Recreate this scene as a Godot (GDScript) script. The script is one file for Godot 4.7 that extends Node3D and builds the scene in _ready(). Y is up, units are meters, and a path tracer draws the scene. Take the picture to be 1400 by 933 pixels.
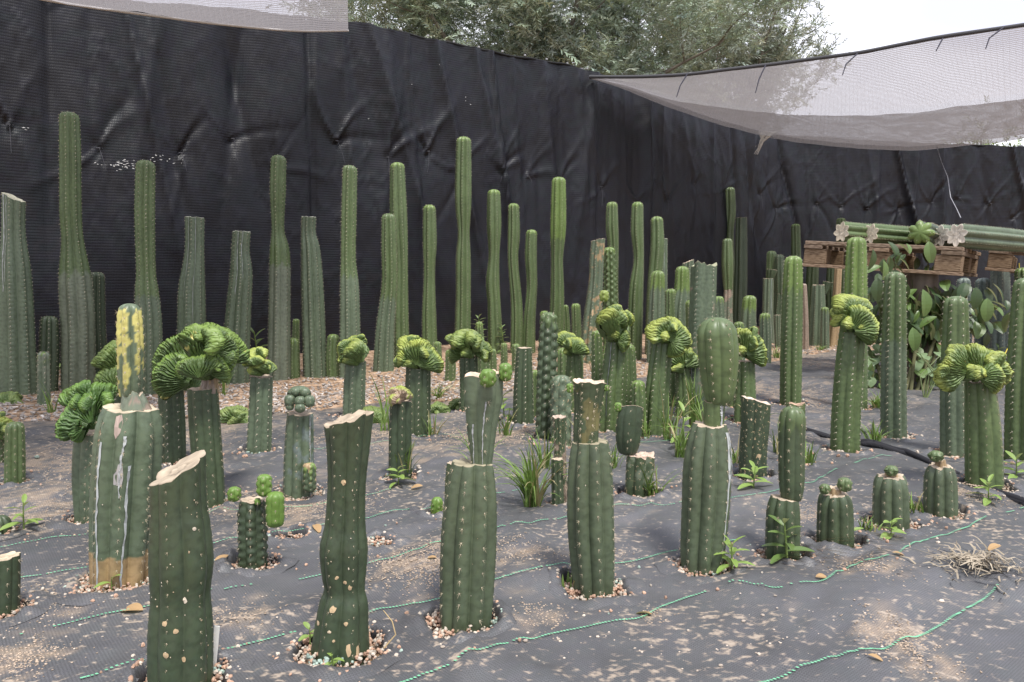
extends Node3D
# A cactus yard: grafted and crested columnar cacti on weed mat in front of a black shade-cloth fence.

const F := 1000.0                       # focal length of the photograph in its own pixels
var eye := Vector3(0, 0.6, 0)
var tilt_down := atan(81.0 / 1000.0)
var view := Basis(Vector3.RIGHT, -tilt_down)
var rng := RandomNumberGenerator.new()
var nz := FastNoiseLite.new()           # general noise
var nz2 := FastNoiseLite.new()
var M := {}                             # materials
var taken := {}
var pads := []                          # sandy patches on the mat: [x, z, radius]
var holes := []                         # planting holes in the mat: [x, z, radius, seed]
var areole_near: Mesh
var areole_far: Mesh
var leaf_mesh := {}

# ---------- small helpers ----------
class Soup:
	var v := PackedVector3Array()
	var n := PackedVector3Array()
	var c := PackedColorArray()
	var u := PackedVector2Array()
	func tri(a: Vector3, b: Vector3, d: Vector3, col: Color) -> void:
		var m := (d - a).cross(b - a).normalized()
		v.append(a); v.append(b); v.append(d)
		n.append(m); n.append(m); n.append(m)
		c.append(col); c.append(col); c.append(col)
	func quad(a: Vector3, b: Vector3, d: Vector3, e: Vector3, col: Color) -> void:
		tri(a, b, d, col); tri(a, d, e, col)
	func box(t: Transform3D, s: Vector3, col: Color) -> void:
		var h := s / 2.0
		var k := minf(minf(h.x, minf(h.y, h.z)) * 0.2, 0.004)   # chamfer
		var fs := [[Vector3.RIGHT, Vector3.UP, Vector3.BACK], [Vector3.UP, Vector3.BACK, Vector3.RIGHT], [Vector3.BACK, Vector3.RIGHT, Vector3.UP]]
		for f in fs:
			for sg in [-1.0, 1.0]:
				var nn: Vector3 = f[0] * sg
				var a: Vector3 = f[1]
				var b: Vector3 = f[2]
				var o := nn * h
				var ea := a * (a.dot(h) - k)
				var eb := b * (b.dot(h) - k)
				var q := [o - ea - eb, o + ea - eb, o + ea + eb, o - ea + eb]
				if sg > 0: q.reverse()
				quad(t * q[0], t * q[1], t * q[2], t * q[3], col)
				# two chamfer strips per face pair are enough: edges shared with the next axis
				for sb in [-1.0, 1.0]:
					var p0: Vector3 = nn * nn.abs().dot(h) + a * sb * (a.dot(h) - k) - eb
					var p1: Vector3 = nn * nn.abs().dot(h) + a * sb * (a.dot(h) - k) + eb
					var r0: Vector3 = nn * (nn.abs().dot(h) - k) + a * sb * a.dot(h) - eb
					var r1: Vector3 = nn * (nn.abs().dot(h) - k) + a * sb * a.dot(h) + eb
					if sg * sb > 0: quad(t * p0, t * r0, t * r1, t * p1, col)
					else: quad(t * p0, t * p1, t * r1, t * r0, col)
	func octa(p: Vector3, r: Vector3, col: Color) -> void:
		for sx in [-1.0, 1.0]:
			for sy in [-1.0, 1.0]:
				for sz in [-1.0, 1.0]:
					var a := p + Vector3(r.x * sx, 0, 0)
					var b := p + Vector3(0, r.y * sy, 0)
					var d := p + Vector3(0, 0, r.z * sz)
					if sx * sy * sz > 0: tri(a, d, b, col)
					else: tri(a, b, d, col)
	func mesh(mat: Material) -> ArrayMesh:
		var arr := []
		arr.resize(Mesh.ARRAY_MAX)
		arr[Mesh.ARRAY_VERTEX] = v
		arr[Mesh.ARRAY_NORMAL] = n
		arr[Mesh.ARRAY_COLOR] = c
		if u.size() == v.size() and u.size() > 0: arr[Mesh.ARRAY_TEX_UV] = u
		var m := ArrayMesh.new()
		m.add_surface_from_arrays(Mesh.PRIMITIVE_TRIANGLES, arr)
		m.surface_set_material(0, mat)
		return m

func grid(P: PackedVector3Array, nu: int, nv: int, wrap: bool, C: PackedColorArray, mat: Material, UV := PackedVector2Array(), skip := PackedByteArray(), UV2 := PackedVector2Array()) -> ArrayMesh:
	var N := PackedVector3Array()
	N.resize(P.size())
	for j in nv:
		var ja := maxi(j - 1, 0) * nu
		var jb := mini(j + 1, nv - 1) * nu
		var r := j * nu
		for i in nu:
			var ia: int
			var ib: int
			if wrap:
				ia = (i + nu - 1) % nu
				ib = (i + 1) % nu
			else:
				ia = maxi(i - 1, 0)
				ib = mini(i + 1, nu - 1)
			var q := (P[jb + i] - P[ja + i]).cross(P[r + ib] - P[r + ia])
			var l := q.length()
			N[r + i] = q / l if l > 1e-12 else Vector3.UP
	var I := PackedInt32Array()
	var cu := nu if wrap else nu - 1
	I.resize(cu * (nv - 1) * 6)
	var k := 0
	for j in nv - 1:
		for i in cu:
			if skip.size() > 0 and skip[j * nu + i]: continue
			var a := j * nu + i
			var b := j * nu + (i + 1) % nu
			I[k] = a; I[k + 1] = b; I[k + 2] = a + nu
			I[k + 3] = b; I[k + 4] = b + nu; I[k + 5] = a + nu
			k += 6
	I.resize(k)
	var arr := []
	arr.resize(Mesh.ARRAY_MAX)
	arr[Mesh.ARRAY_VERTEX] = P
	arr[Mesh.ARRAY_NORMAL] = N
	if C.size() > 0: arr[Mesh.ARRAY_COLOR] = C
	if UV.size() > 0: arr[Mesh.ARRAY_TEX_UV] = UV
	if UV2.size() > 0: arr[Mesh.ARRAY_TEX_UV2] = UV2
	arr[Mesh.ARRAY_INDEX] = I
	var m := ArrayMesh.new()
	m.add_surface_from_arrays(Mesh.PRIMITIVE_TRIANGLES, arr)
	m.surface_set_material(0, mat)
	return m

func numbered(base: String) -> String:
	var k: int = taken.get(base, 0)
	taken[base] = k + 1
	return base if k == 0 else "%s_%03d" % [base, k]

func thing(called: String, label: String, category: String, at_pos: Vector3, group := "") -> Node3D:
	var o := Node3D.new()
	o.name = numbered(called)
	add_child(o)
	o.position = at_pos
	o.set_meta("label", label)
	o.set_meta("category", category)
	if group != "": o.set_meta("group", group)
	return o

func part(called: String, m: Mesh, parent: Node, stuff := false) -> MeshInstance3D:
	var o := MeshInstance3D.new()
	o.name = called
	o.mesh = m
	parent.add_child(o, true)
	if stuff: o.set_meta("kind", "stuff")
	return o

func many(called: String, m: Mesh, xf: Array, cols: Array, parent: Node) -> MultiMeshInstance3D:
	var mm := MultiMesh.new()
	mm.transform_format = MultiMesh.TRANSFORM_3D
	mm.use_colors = cols.size() > 0
	mm.mesh = m
	mm.instance_count = xf.size()
	for i in xf.size():
		mm.set_instance_transform(i, xf[i])
		if cols.size() > 0: mm.set_instance_color(i, cols[i])
	var o := MultiMeshInstance3D.new()
	o.name = called
	o.multimesh = mm
	parent.add_child(o, true)
	o.set_meta("kind", "stuff")
	return o

func ray(x: float, y: float) -> Vector3:
	return view * Vector3((x - 700.0) / F, -(y - 466.5) / F, -1.0)

func at(x: float, y: float, d: float) -> Vector3:      # the point seen at a pixel of the photograph, d metres away along -z
	var r := ray(x, y)
	return eye + r * (d / -r.z)

func ground_h(x: float, z: float) -> float:
	return 0.016 * nz.get_noise_2d(x * 60.0, z * 60.0) + 0.006 * nz2.get_noise_2d(x * 200.0, z * 200.0)

func gp(x: float, y: float) -> Vector3:                # where a pixel's ray meets the ground
	var r := ray(x, y)
	var t := eye.y / -r.y
	var p := eye + r * t
	for k in 3:
		t = (eye.y - ground_h(p.x, p.z)) / -r.y
		p = eye + r * t
	return p

func lin(r: float, g: float, b: float) -> Color:
	return Color(r, g, b)

func mat(called: String, col: Color, rough := 0.7, spec := 0.5, vc := true) -> StandardMaterial3D:
	var m := StandardMaterial3D.new()
	m.resource_name = called
	m.albedo_color = col.linear_to_srgb()
	m.roughness = rough
	m.metallic_specular = spec
	m.vertex_color_use_as_albedo = vc
	M[called] = m
	return m

func noise_tex(freq: float, size: int, ramp: Array, seed_n: int, octaves := 4, kind := FastNoiseLite.TYPE_SIMPLEX_SMOOTH, normal := 0.0) -> NoiseTexture2D:
	var n := FastNoiseLite.new()
	n.noise_type = kind
	n.seed = seed_n
	n.frequency = freq
	n.fractal_octaves = octaves
	var t := NoiseTexture2D.new()
	t.width = size
	t.height = size
	t.seamless = true
	t.noise = n
	if ramp.size() > 0:
		var g := Gradient.new()
		var off := PackedFloat32Array()
		var cs := PackedColorArray()
		for r in ramp:
			off.append(r[0]); cs.append(r[1])
		g.offsets = off
		g.colors = cs
		t.color_ramp = g
	if normal > 0.0:
		t.as_normal_map = true
		t.bump_strength = normal
	return t

func tube(s: Soup, pts: Array, radii: Array, col: Color, sides := 7) -> void:
	var prev := []
	for k in pts.size():
		var p: Vector3 = pts[k]
		var t: Vector3 = (pts[mini(k + 1, pts.size() - 1)] - pts[maxi(k - 1, 0)]).normalized()
		var ref := Vector3.RIGHT if absf(t.x) < 0.8 else Vector3.UP
		var bx := (ref - t * t.dot(ref)).normalized()
		var bz := bx.cross(t)
		var ring := []
		for i in sides:
			var a := TAU * i / sides
			ring.append([p + (bx * cos(a) + bz * sin(a)) * radii[k], bx * cos(a) + bz * sin(a)])
		if k > 0:
			for i in sides:
				var j := (i + 1) % sides
				for q in [[prev[i], prev[j], ring[i]], [prev[j], ring[j], ring[i]]]:
					for w in q:
						s.v.append(w[0]); s.n.append(w[1]); s.c.append(col)
		prev = ring

# ---------- cacti ----------
func smooth(a: float, b: float, x: float) -> float:
	return smoothstep(a, b, x)

func kk(f: Dictionary, th: float, s: float) -> float:   # relative radius of the ribbed section
	var n: int = f.n
	var ph := fposmod((th - f.ph) / TAU * n + 0.5, 1.0) - 0.5
	var u := absf(ph) * 2.0
	var g := pow(u, f.pw)
	var rib := int(round((th - f.ph) / TAU * n))
	var w := (1.0 - u) * (1.0 - u)
	var fs: float = fposmod(s / f.sp + 0.5 * (rib % 2), 1.0)
	return 1.0 - f.dp * g + f.tub * (w + f.tw * u) * cos(TAU * fs) - f.tub * 0.4 * w

func axis(f: Dictionary, s: float) -> Array:             # centre, radius, tangent at arc length s
	var S: PackedFloat32Array = f.S
	var K: int = S.size()
	var i := 0
	while i < K - 2 and s > S[i + 1]: i += 1
	var t := (s - S[i]) / maxf(S[i + 1] - S[i], 1e-6)
	var P: PackedVector3Array = f.P
	var R: PackedFloat32Array = f.R
	var a := maxi(i - 1, 0)
	var b := mini(i + 2, K - 1)
	var c: Vector3 = P[i].cubic_interpolate(P[i + 1], P[a], P[b], t) if t <= 1.0 else P[i].lerp(P[i + 1], t)
	var r: float = cubic_interpolate(R[i], R[i + 1], R[a], R[b], clampf(t, 0, 1))
	var tan_v := (P[mini(i + 1, K - 1)] - P[i]).normalized().lerp(((P[b] - P[i]).normalized() if t > 0.5 else (P[i + 1] - P[a]).normalized()), 0.5).normalized()
	var L: float = f.L
	if f.tip and s > L - f.hc:
		var q: float = clampf((s - (L - f.hc)) / f.hc, 0.0, 1.0)
		r *= sqrt(maxf(1.0 - pow(q, f.tp), 0.0)) + 0.0005
	if f.rb and s < f.hb:
		var q2: float = clampf(1.0 - s / f.hb, 0.0, 1.0)
		r *= maxf(sqrt(maxf(1.0 - q2 * q2, 0.0)), f.rbm)
	return [c, r, tan_v]

func frame(t: Vector3) -> Array:
	var ref := Vector3.RIGHT if absf(t.x) < 0.8 else Vector3.UP
	var bx := (ref - t * t.dot(ref)).normalized()
	return [bx, bx.cross(t)]

func surf(f: Dictionary, th: float, s: float, lift := 0.0) -> Vector3:
	var A := axis(f, s)
	var fr := frame(A[2])
	var dir: Vector3 = fr[0] * cos(th) + fr[1] * sin(th)
	var p: Vector3 = A[0] + dir * (A[1] * kk(f, th, s) + lift)
	if not f.tip: p += A[2] * cut_shift(f, th, s, A[1])
	return p

func cut_shift(f: Dictionary, th: float, s: float, r: float) -> float:
	var w := smooth(f.L - r * 1.6, f.L, s)
	return w * r * (f.tilt * cos(th) + f.tilt2 * sin(th) + f.rag * nz.get_noise_2d(th * 90.0 + f.seed * 37.0, f.seed * 11.0))

var tones := {
	"deep": Color(0.064, 0.090, 0.047), "sage": Color(0.090, 0.117, 0.068), "dark": Color(0.050, 0.071, 0.039), "mid": Color(0.098, 0.140, 0.056), "fresh": Color(0.138, 0.205, 0.055),
	"grey": Color(0.112, 0.148, 0.092), "dust": Color(0.150, 0.176, 0.122), "blue": Color(0.150, 0.186, 0.165), "lime": Color(0.215, 0.275, 0.060),
	"olive": Color(0.150, 0.140, 0.060), "yellow": Color(0.50, 0.46, 0.15), "cork": Color(0.33, 0.235, 0.13), "bark": Color(0.27, 0.21, 0.16), "bright": Color(0.115, 0.200, 0.038), "shade": Color(0.05, 0.075, 0.045)}

# One stem. pts: [x, y, width] in pixels of the photograph from the foot up, all at the depth d.
func stem(root: Node3D, d: float, pts: Array, o := {}) -> Dictionary:
	var P := PackedVector3Array()
	var R := PackedFloat32Array()
	var S := PackedFloat32Array()
	var sc := d / F
	if o.has("world"):
		for p in pts:
			P.append(p[0]); R.append(p[1])
	else:
		for p in pts:
			var z: float = d + (p[3] if p.size() > 3 else 0.0)
			P.append(at(p[0], p[1], z) - root.position)
			R.append(p[2] * 0.5 * z / F)
		if o.get("foot", false):
			var dirf := (P[0] - P[1]).normalized()
			P.insert(0, P[0] + Vector3(dirf.x * 0.03, -0.045, 0))
			R.insert(0, R[0])
	var L := 0.0
	S.append(0.0)
	for i in range(1, P.size()):
		L += P[i].distance_to(P[i - 1])
		S.append(L)
	var rtop := R[R.size() - 1]
	var sd: int = o.get("seed", int(pts[0][0] * 7 + pts[0][1]) if not o.has("world") else 5)
	var f := {"P": P, "R": R, "S": S, "L": L, "n": o.get("n", 7), "dp": o.get("dp", 0.25), "pw": o.get("pw", 1.9), "ph": o.get("ph", float(sd % 100) / 100.0 * TAU), "tub": o.get("tub", 0.007 if d < 2.3 else 0.02), "tw": o.get("tw", 0.0),
		"sp": o.get("sp", 0.021), "tip": o.get("tip", true), "hc": minf(o.get("hc", 1.15) * rtop, L * 0.6), "tp": o.get("tp", 2.2), "rb": o.has("rb"), "hb": o.get("rb", 1.0) * R[0], "rbm": o.get("rbm", 0.35),
		"tilt": o.get("tilt", 0.0), "tilt2": o.get("tilt2", 0.0), "rag": o.get("rag", 0.12), "seed": sd, "sc": sc}
	var near: bool = d < 2.3
	var per: Array = [-1.0, -0.9, -0.68, -0.36, 0.0, 0.36, 0.68, 0.9] if near else [-1.0, -0.82, -0.45, 0.0, 0.45, 0.82]
	var n: int = f.n
	var ths := PackedFloat32Array()
	var us := PackedFloat32Array()
	for k in n:
		for q in per:
			ths.append(f.ph + (k + q * 0.5) * TAU / n)
			us.append(absf(q))
	var nu := ths.size()
	var ds: float = f.sp / (4.0 if near else 3.0)
	if f.tub > 0.05: ds = f.sp / 6.0
	var rings := PackedFloat32Array()
	var s0 := 0.0
	if f.rb:
		for a in [0.0, 0.04, 0.12, 0.25, 0.42, 0.63, 0.85]: rings.append(f.hb * a)
		s0 = f.hb
	var top_s: float = L - (f.hc if f.tip else 0.0)
	var cnt := maxi(int((top_s - s0) / ds), 2)
	for i in cnt + 1: rings.append(s0 + (top_s - s0) * i / cnt)
	if f.tip:
		for a in [0.2, 0.38, 0.55, 0.7, 0.82, 0.91, 0.965, 0.99, 1.0]: rings.append(L - f.hc + f.hc * a)
	var V := PackedVector3Array()
	var C := PackedColorArray()
	var UV := PackedVector2Array()
	var t0: Color = tones[o.get("tone", "mid")]
	var t1: Color = tones[o.get("top", o.get("tone", "mid"))]
	var fresh: float = o.get("fresh", -1.0)          # metres of new growth below the tip
	var cork: float = o.get("cork", -1.0)
	var sb: float = L - fresh
	var vari: float = o.get("vary", 0.24)
	var mott: String = o.get("mottle", "")
	for s in rings:
		var A := axis(f, s)
		var fr := frame(A[2])
		var c: Vector3 = A[0]
		var r: float = A[1]
		for i in nu:
			var th := ths[i]
			var k := kk(f, th, s)
			var dir: Vector3 = fr[0] * cos(th) + fr[1] * sin(th)
			var p := c + dir * (r * k)
			if not f.tip: p += A[2] * cut_shift(f, th, s, r)
			V.append(p)
			UV.append(Vector2((th - f.ph) * R[0], s))
			var w := root.position + p
			var bn := nz.get_noise_3d(w.x * 2400.0, w.y * 1500.0, w.z * 2400.0)
			var bn2 := nz2.get_noise_3d(w.x * 700.0, w.y * 500.0, w.z * 700.0)
			var col := t0
			if fresh > 0.0:
				var e := (s - sb) - 0.035 * (us[i] - 0.5) + 0.02 * bn
				col = t0.lerp(t1, smooth(-0.006, 0.008, e))
			col = col * (1.0 + vari * (0.6 * bn + 0.9 * bn2))
			if cork > 0.0 and s < cork + 0.012 * bn + 0.014 * bn2 + 0.045:
				col = Color(0.36, 0.255, 0.13) * (1.0 + 0.35 * bn)
			if mott != "":
				if bn + 0.7 * bn2 + (0.55 * (0.5 - us[i]) - 1.2 * smooth(0.86, 1.0, s / L) if o.has("mott_rib") else 0.0) > o.get("mott_at", 0.25): col = tones[mott] * (1.0 + 0.3 * bn2)
			col.a = 1.0
			C.append(col)
	var body := part(o.get("called", "stem"), grid(V, nu, rings.size(), true, C, M[o.get("mat", "skin")], UV), root)
	if o.has("label"): body.set_meta("label", o.label)
	if not f.tip:
		var last := PackedVector3Array()
		for i in nu: last.append(V[V.size() - nu + i])
		cut_face(root, body if o.get("sub", false) else root, last, axis(f, L), o)
	# areoles with their felt and spines, in rows along the ribs
	if o.get("spines", true):
		var xf := []
		var cols := []
		var skip: float = o.get("skip", 0.02)
		var size: float = o.get("size", 1.0)
		for k in n:
			var th: float = f.ph + k * TAU / n
			var s: float = f.sp * (0.5 * (k % 2)) + (0.05 if o.get("foot", false) else 0.006)
			while s < L - 0.004:
				var jit = s + rng.randf_range(-0.1, 0.1) * f.sp
				if jit < L - 0.002 and rng.randf() > skip:
					var p := surf(f, th, jit, 0.0)
					var A := axis(f, jit)
					var fr := frame(A[2])
					var dir: Vector3 = fr[0] * cos(th) + fr[1] * sin(th)
					if f.tip and jit > L - f.hc: dir = dir.lerp(A[2], (jit - L + f.hc) / f.hc * 0.8).normalized()
					var b := Basis()
					b.z = dir
					b.x = A[2].cross(dir).normalized()
					b.y = dir.cross(b.x)
					b = b.rotated(dir, rng.randf_range(-0.5, 0.5)).scaled(Vector3.ONE * size * rng.randf_range(0.75, 1.2))
					xf.append(Transform3D(b, p))
					var g := rng.randf_range(0.6, 1.0)
					cols.append(Color(g, g * 0.96, g * 0.88))
				s += f.sp
		if xf.size() > 0: many("spines", areole_near if near else areole_far, xf, cols, root)
	# corky specks and scabs
	var ns: int = o.get("scars", 0)
	if ns > 0:
		var sp := Soup.new()
		for i in ns:
			var s := L * pow(rng.randf(), o.get("scar_low", 1.0))
			var c := Color(0.52, 0.40, 0.25).lerp(Color(0.62, 0.55, 0.44), rng.randf()) * rng.randf_range(0.7, 1.1)
			var z := rng.randf_range(0.0006, 0.0015) if rng.randf() < 0.9 else rng.randf_range(0.0018, 0.0036)
			patch(sp, f, rng.randf() * TAU, s, z, z * rng.randf_range(0.8, 1.9), c)
		for q in o.get("patches", []):
			patch(sp, f, deg_to_rad(q[0]), L * q[1], q[2] * 0.001, q[3] * 0.001, Color(0.50, 0.37, 0.22) if q.size() < 5 else q[4])
		part("corky_scars", sp.mesh(M["matte"]), root, true)
	for q in o.get("drips", []):                      # [angle, from, to, width mm] dried white sap
		var sd2 := Soup.new()
		var s := L * float(q[1])
		var a := deg_to_rad(q[0])
		var steps := 26
		var pa := Vector3()
		var pb := Vector3()
		for i in steps + 1:
			var ss := L * lerpf(q[1], q[2], float(i) / steps)
			a += rng.randf_range(-0.025, 0.025)
			var w: float = q[3] * 0.00045 * rng.randf_range(0.5, 1.3) * (1.0 - 0.5 * float(i) / steps)
			var rr: float = maxf(axis(f, ss)[1], 0.004)
			var na := surf(f, a - w / rr, ss, 0.0012)
			var nb := surf(f, a + w / rr, ss, 0.0012)
			if i > 0: sd2.quad(pa, na, nb, pb, Color(0.42, 0.44, 0.43) * rng.randf_range(0.7, 1.15))
			pa = na
			pb = nb
		part("dried_sap", sd2.mesh(M["matte"]), root)
	return f

func patch(sp: Soup, f: Dictionary, th: float, s: float, hw: float, hh: float, col: Color) -> void:
	var r: float = maxf(axis(f, s)[1], 0.006)
	var c := surf(f, th, s, 0.0009)
	var ring := []
	var n := 9
	var sd := rng.randf() * 50.0
	for i in n:
		var a := TAU * i / n
		var k := 0.72 + 0.5 * nz.get_noise_2d(sd * 100.0 + cos(a) * 60.0, sin(a) * 60.0) + 0.15 * rng.randf()
		ring.append(surf(f, th + cos(a) * hw * k / r, clampf(s + sin(a) * hh * k, 0.0, f.L), 0.0004))
	for i in n: sp.tri(c, ring[i], ring[(i + 1) % n], col)

func cut_face(root: Node3D, par: Node, last: PackedVector3Array, A: Array, o: Dictionary) -> void:
	var nu := last.size()
	var c := Vector3()
	for p in last: c += p
	c /= nu
	var r: float = A[1]
	var t: Vector3 = A[2]
	var V := PackedVector3Array()
	var C := PackedColorArray()
	var flesh: Color = o.get("flesh", Color(0.38, 0.31, 0.23))
	var dish: float = o.get("dish", 0.10)
	var prof := [[1.0, -0.002, 0.9], [1.005, 0.02, 0.95], [0.93, 0.035, 1.1], [0.72, -dish * 0.5, 1.05], [0.45, -dish * 0.8, 1.0], [0.33, -dish * 0.5, 0.75], [0.26, -dish * 0.5, 1.15], [0.02, -dish * 1.1, 1.1]]
	for q in prof:
		for i in nu:
			var p = c + (last[i] - c) * q[0]
			var w = (root.position + p) * 5000.0
			var bn := nz.get_noise_3d(w.x, w.y, w.z)
			V.append(p + t * (r * q[1] + 0.05 * r * bn * (1.0 if q[0] < 0.98 else 0.3)))
			var col: Color = flesh * (q[2] * (1.0 + 0.6 * bn))
			col.a = 1.0
			C.append(col)
	part("cut_face", grid(V, nu, prof.size(), true, C, M["matte"]), par)

# A crested fan: a thick half disc whose ribs run out from its foot and over the rim.
# q: [x, y, radius px, axis deg from up (positive right), yaw deg, half span deg, thickness, ribs, nearer by m]
func lobe(par: Node3D, origin: Vector3, d: float, q: Array, base: Color, rim: Color, yellow := 0.0) -> void:
	var dz: float = q[8] if q.size() > 8 else 0.0
	var c := at(q[0], q[1], d - dz) - origin
	var R: float = q[2] * 0.88 * (d - dz) / F
	var up := Basis(Vector3.UP, deg_to_rad(q[4])) * Basis(Vector3.BACK, deg_to_rad(-q[3]))
	var span := deg_to_rad(q[5])
	var T: float = q[6] * 1.12
	var nr: int = maxi(int(q[7] * 0.8), 7)
	var nu := nr * 9
	var nv := 32
	var V := PackedVector3Array()
	var C := PackedColorArray()
	var sd: float = q[0] * 3.1 + q[1]
	var curl := rng.randf_range(-0.22, 0.22)
	var wav := rng.randf_range(0.12, 0.24)
	var wf := rng.randf_range(2.2, 4.6)
	for j in nv:
		var w := -1.0 + 2.0 * j / (nv - 1)
		var wa := w * PI * 0.5
		var ca := cos(wa)
		for i in nu:
			var fi := -1.0 + 2.0 * i / (nu - 1)
			var ph := fi * span
			var e := pow(maxf(1.0 - pow(absf(fi), 5.0), 0.0), 0.5)
			var rho := 0.10 + 0.90 * pow(maxf(ca, 0.0), 0.62) * (0.80 + 0.2 * e)
			var th := T * sin(wa) * (0.25 + 0.75 * e) * (0.55 + 0.45 * rho)
			# ribs, twice as many near the rim, warped
			var wp := ph / (2.0 * span) * nr + 1.25 * nz.get_noise_3d(ph * 55.0 + sd, rho * 150.0, w * 90.0)
			var ridge := pow(absf(sin(PI * wp)), 0.62)
			var split := 1.0 - 0.75 * pow(absf(sin(PI * wp)), 14.0) * smooth(0.55, 0.8, rho) * (1.0 if int(floor(wp)) % 2 == 0 else 0.0)
			var seg := 0.85 + 0.15 * sin(rho * 34.0 + 5.0 * floor(wp))
			var amp := 0.125 * smooth(0.05, 0.4, rho)
			var low := amp * (1.0 - ridge * split * seg)
			rho -= low * (0.15 + 0.30 * ca)
			th -= signf(w) * low * (1.0 - 0.25 * ca * ca)
			var lump := nz2.get_noise_3d(ph * 70.0 + sd, rho * 70.0, w * 30.0)
			rho *= 1.0 + 0.14 * lump
			th *= 1.0 + 0.25 * lump
			var x := rho * sin(ph)
			var y := rho * cos(ph)
			var z := th + curl * (x * x) + wav * sin(ph * wf + sd + 0.8 * nz.get_noise_2d(ph * 80.0, sd)) * rho * rho
			V.append(c + up * (Vector3(x, y, z) * R))
			var bn := nz.get_noise_3d(x * 150.0 + sd, y * 150.0, z * 150.0)
			var k := smooth(0.74, 0.99, rho + 0.10 * bn)
			var col := base.lerp(rim, k) * (1.0 + 0.25 * bn)
			if yellow > 0.0 and nz2.get_noise_3d(x * 110.0 + sd * 7.0, y * 90.0, w * 40.0) > 0.62 - yellow: col = tones["yellow"]
			col.a = 1.0
			C.append(col)
	part("crest_lobe", grid(V, nu, nv, false, C, M["crest"]), par)

func crest(root: Node3D, d: float, lobes: Array, o := {}) -> void:
	var cr := Node3D.new()
	cr.name = "crest"
	root.add_child(cr, true)
	cr.set_meta("label", o.get("label", "yellow-green brain-like crested graft"))
	var hx := 0.0
	var hy := 0.0
	var hr := 0.0
	for q in lobes:
		hx += q[0] / lobes.size()
		hy = maxf(hy, q[1])
		hr = maxf(hr, q[2])
	lobe(cr, root.position, d, [hx, hy + 3, hr * 0.62, 4, 68, 78, 0.5, 15, 0.03], o.get("base", Color(0.092, 0.142, 0.038)), o.get("rim", Color(0.27, 0.315, 0.066)), 0.0)
	for k in 2 + lobes.size():                           # small knots budding between the big folds
		var q: Array = lobes[k % lobes.size()]
		var a := deg_to_rad(q[3] + rng.randf_range(-55, 55))
		var off := rng.randf_range(0.3, 0.62)
		lobe(cr, root.position, d, [q[0] + sin(a) * q[2] * off, q[1] - cos(a) * q[2] * off, q[2] * rng.randf_range(0.32, 0.5), q[3] + rng.randf_range(-70, 70), rng.randf_range(-75, 75), 82, 0.55, 12, q[8] + rng.randf_range(0.0, 0.025)], o.get("base", Color(0.092, 0.142, 0.038)), o.get("rim", Color(0.27, 0.315, 0.066)), o.get("yellow", 0.0))
	for q in lobes: lobe(cr, root.position, d, q, o.get("base", Color(0.092, 0.142, 0.038)), o.get("rim", Color(0.27, 0.315, 0.066)), o.get("yellow", 0.0))

func pup(root: Node3D, d: float, x: float, y: float, w: float, h: float, o := {}) -> void:   # a round ribbed offset; x, y is its middle
	var b := {"n": 6, "dp": 0.24, "tub": 0.10, "tw": 0.3, "sp": w * d / F * 0.42, "rb": 0.9, "rbm": 0.3, "tone": "bright", "called": "offset", "hc": 0.9, "size": 0.8, "vary": 0.2, "mat": "crest"}
	b.merge(o, true)
	stem(root, d, [[x, y + h / 2, w], [x, y, w], [x, y - h / 2, w * 0.98]], b)

# Where a cactus stands: its foot pixel and width there give its place on the ground.
func foot(x: float, y: float, w: float) -> Array:
	var p := gp(x, y)
	var d := -p.z
	var r := w * 0.5 * d / F
	d += r * 0.8
	var c := at(x, y, d)
	c.y = ground_h(c.x, c.z)
	return [c, d, r]

func cactus(label: String, pts: Array, o := {}) -> Array:
	var ft := foot(pts[0][0], pts[0][1], pts[0][2])
	var c: Vector3 = ft[0]
	var root := thing(o.get("name", "cactus"), label, "cactus", c, o.get("group", "cacti in the yard"))
	var d: float = ft[1]
	var oo := o.duplicate()
	oo.erase("label")
	oo["foot"] = true
	if not oo.has("called"): oo["called"] = "stock_stem" if o.get("name", "cactus") != "cactus" else "stem"
	stem(root, d, pts, oo)
	if o.get("hole", true) and on_mat(c.x, c.z) > 0.06: holes.append([c.x, c.z, ft[2] * o.get("hr", 1.42) + 0.014, rng.randi() % 1000])
	return [root, d]

# How far (m) a point lies on the mat side of the line where the mat ends and bare soil begins.
func on_mat(x: float, z: float) -> float:
	var e := edge_depth(x)
	return e + z                       # z is negative
func edge_depth(x: float) -> float:
	var E := [[-6.0, 2.6], [-2.2, 2.95], [-1.0, 3.42], [-0.2, 3.75], [0.6, 4.3], [1.56, 5.2], [2.7, 6.2], [3.3, 6.0], [4.2, 7.0], [9.0, 8.0]]
	var v: float = E[-1][1]
	for i in E.size() - 1:
		if x < E[i + 1][0]:
			v = lerpf(E[i][1], E[i + 1][1], clampf((x - E[i][0]) / (E[i + 1][0] - E[i][0]), 0, 1))
			break
	return v + 0.16 * nz.get_noise_2d(x * 140.0, 77.0) + 0.05 * nz2.get_noise_2d(x * 700.0, 11.0)

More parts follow.
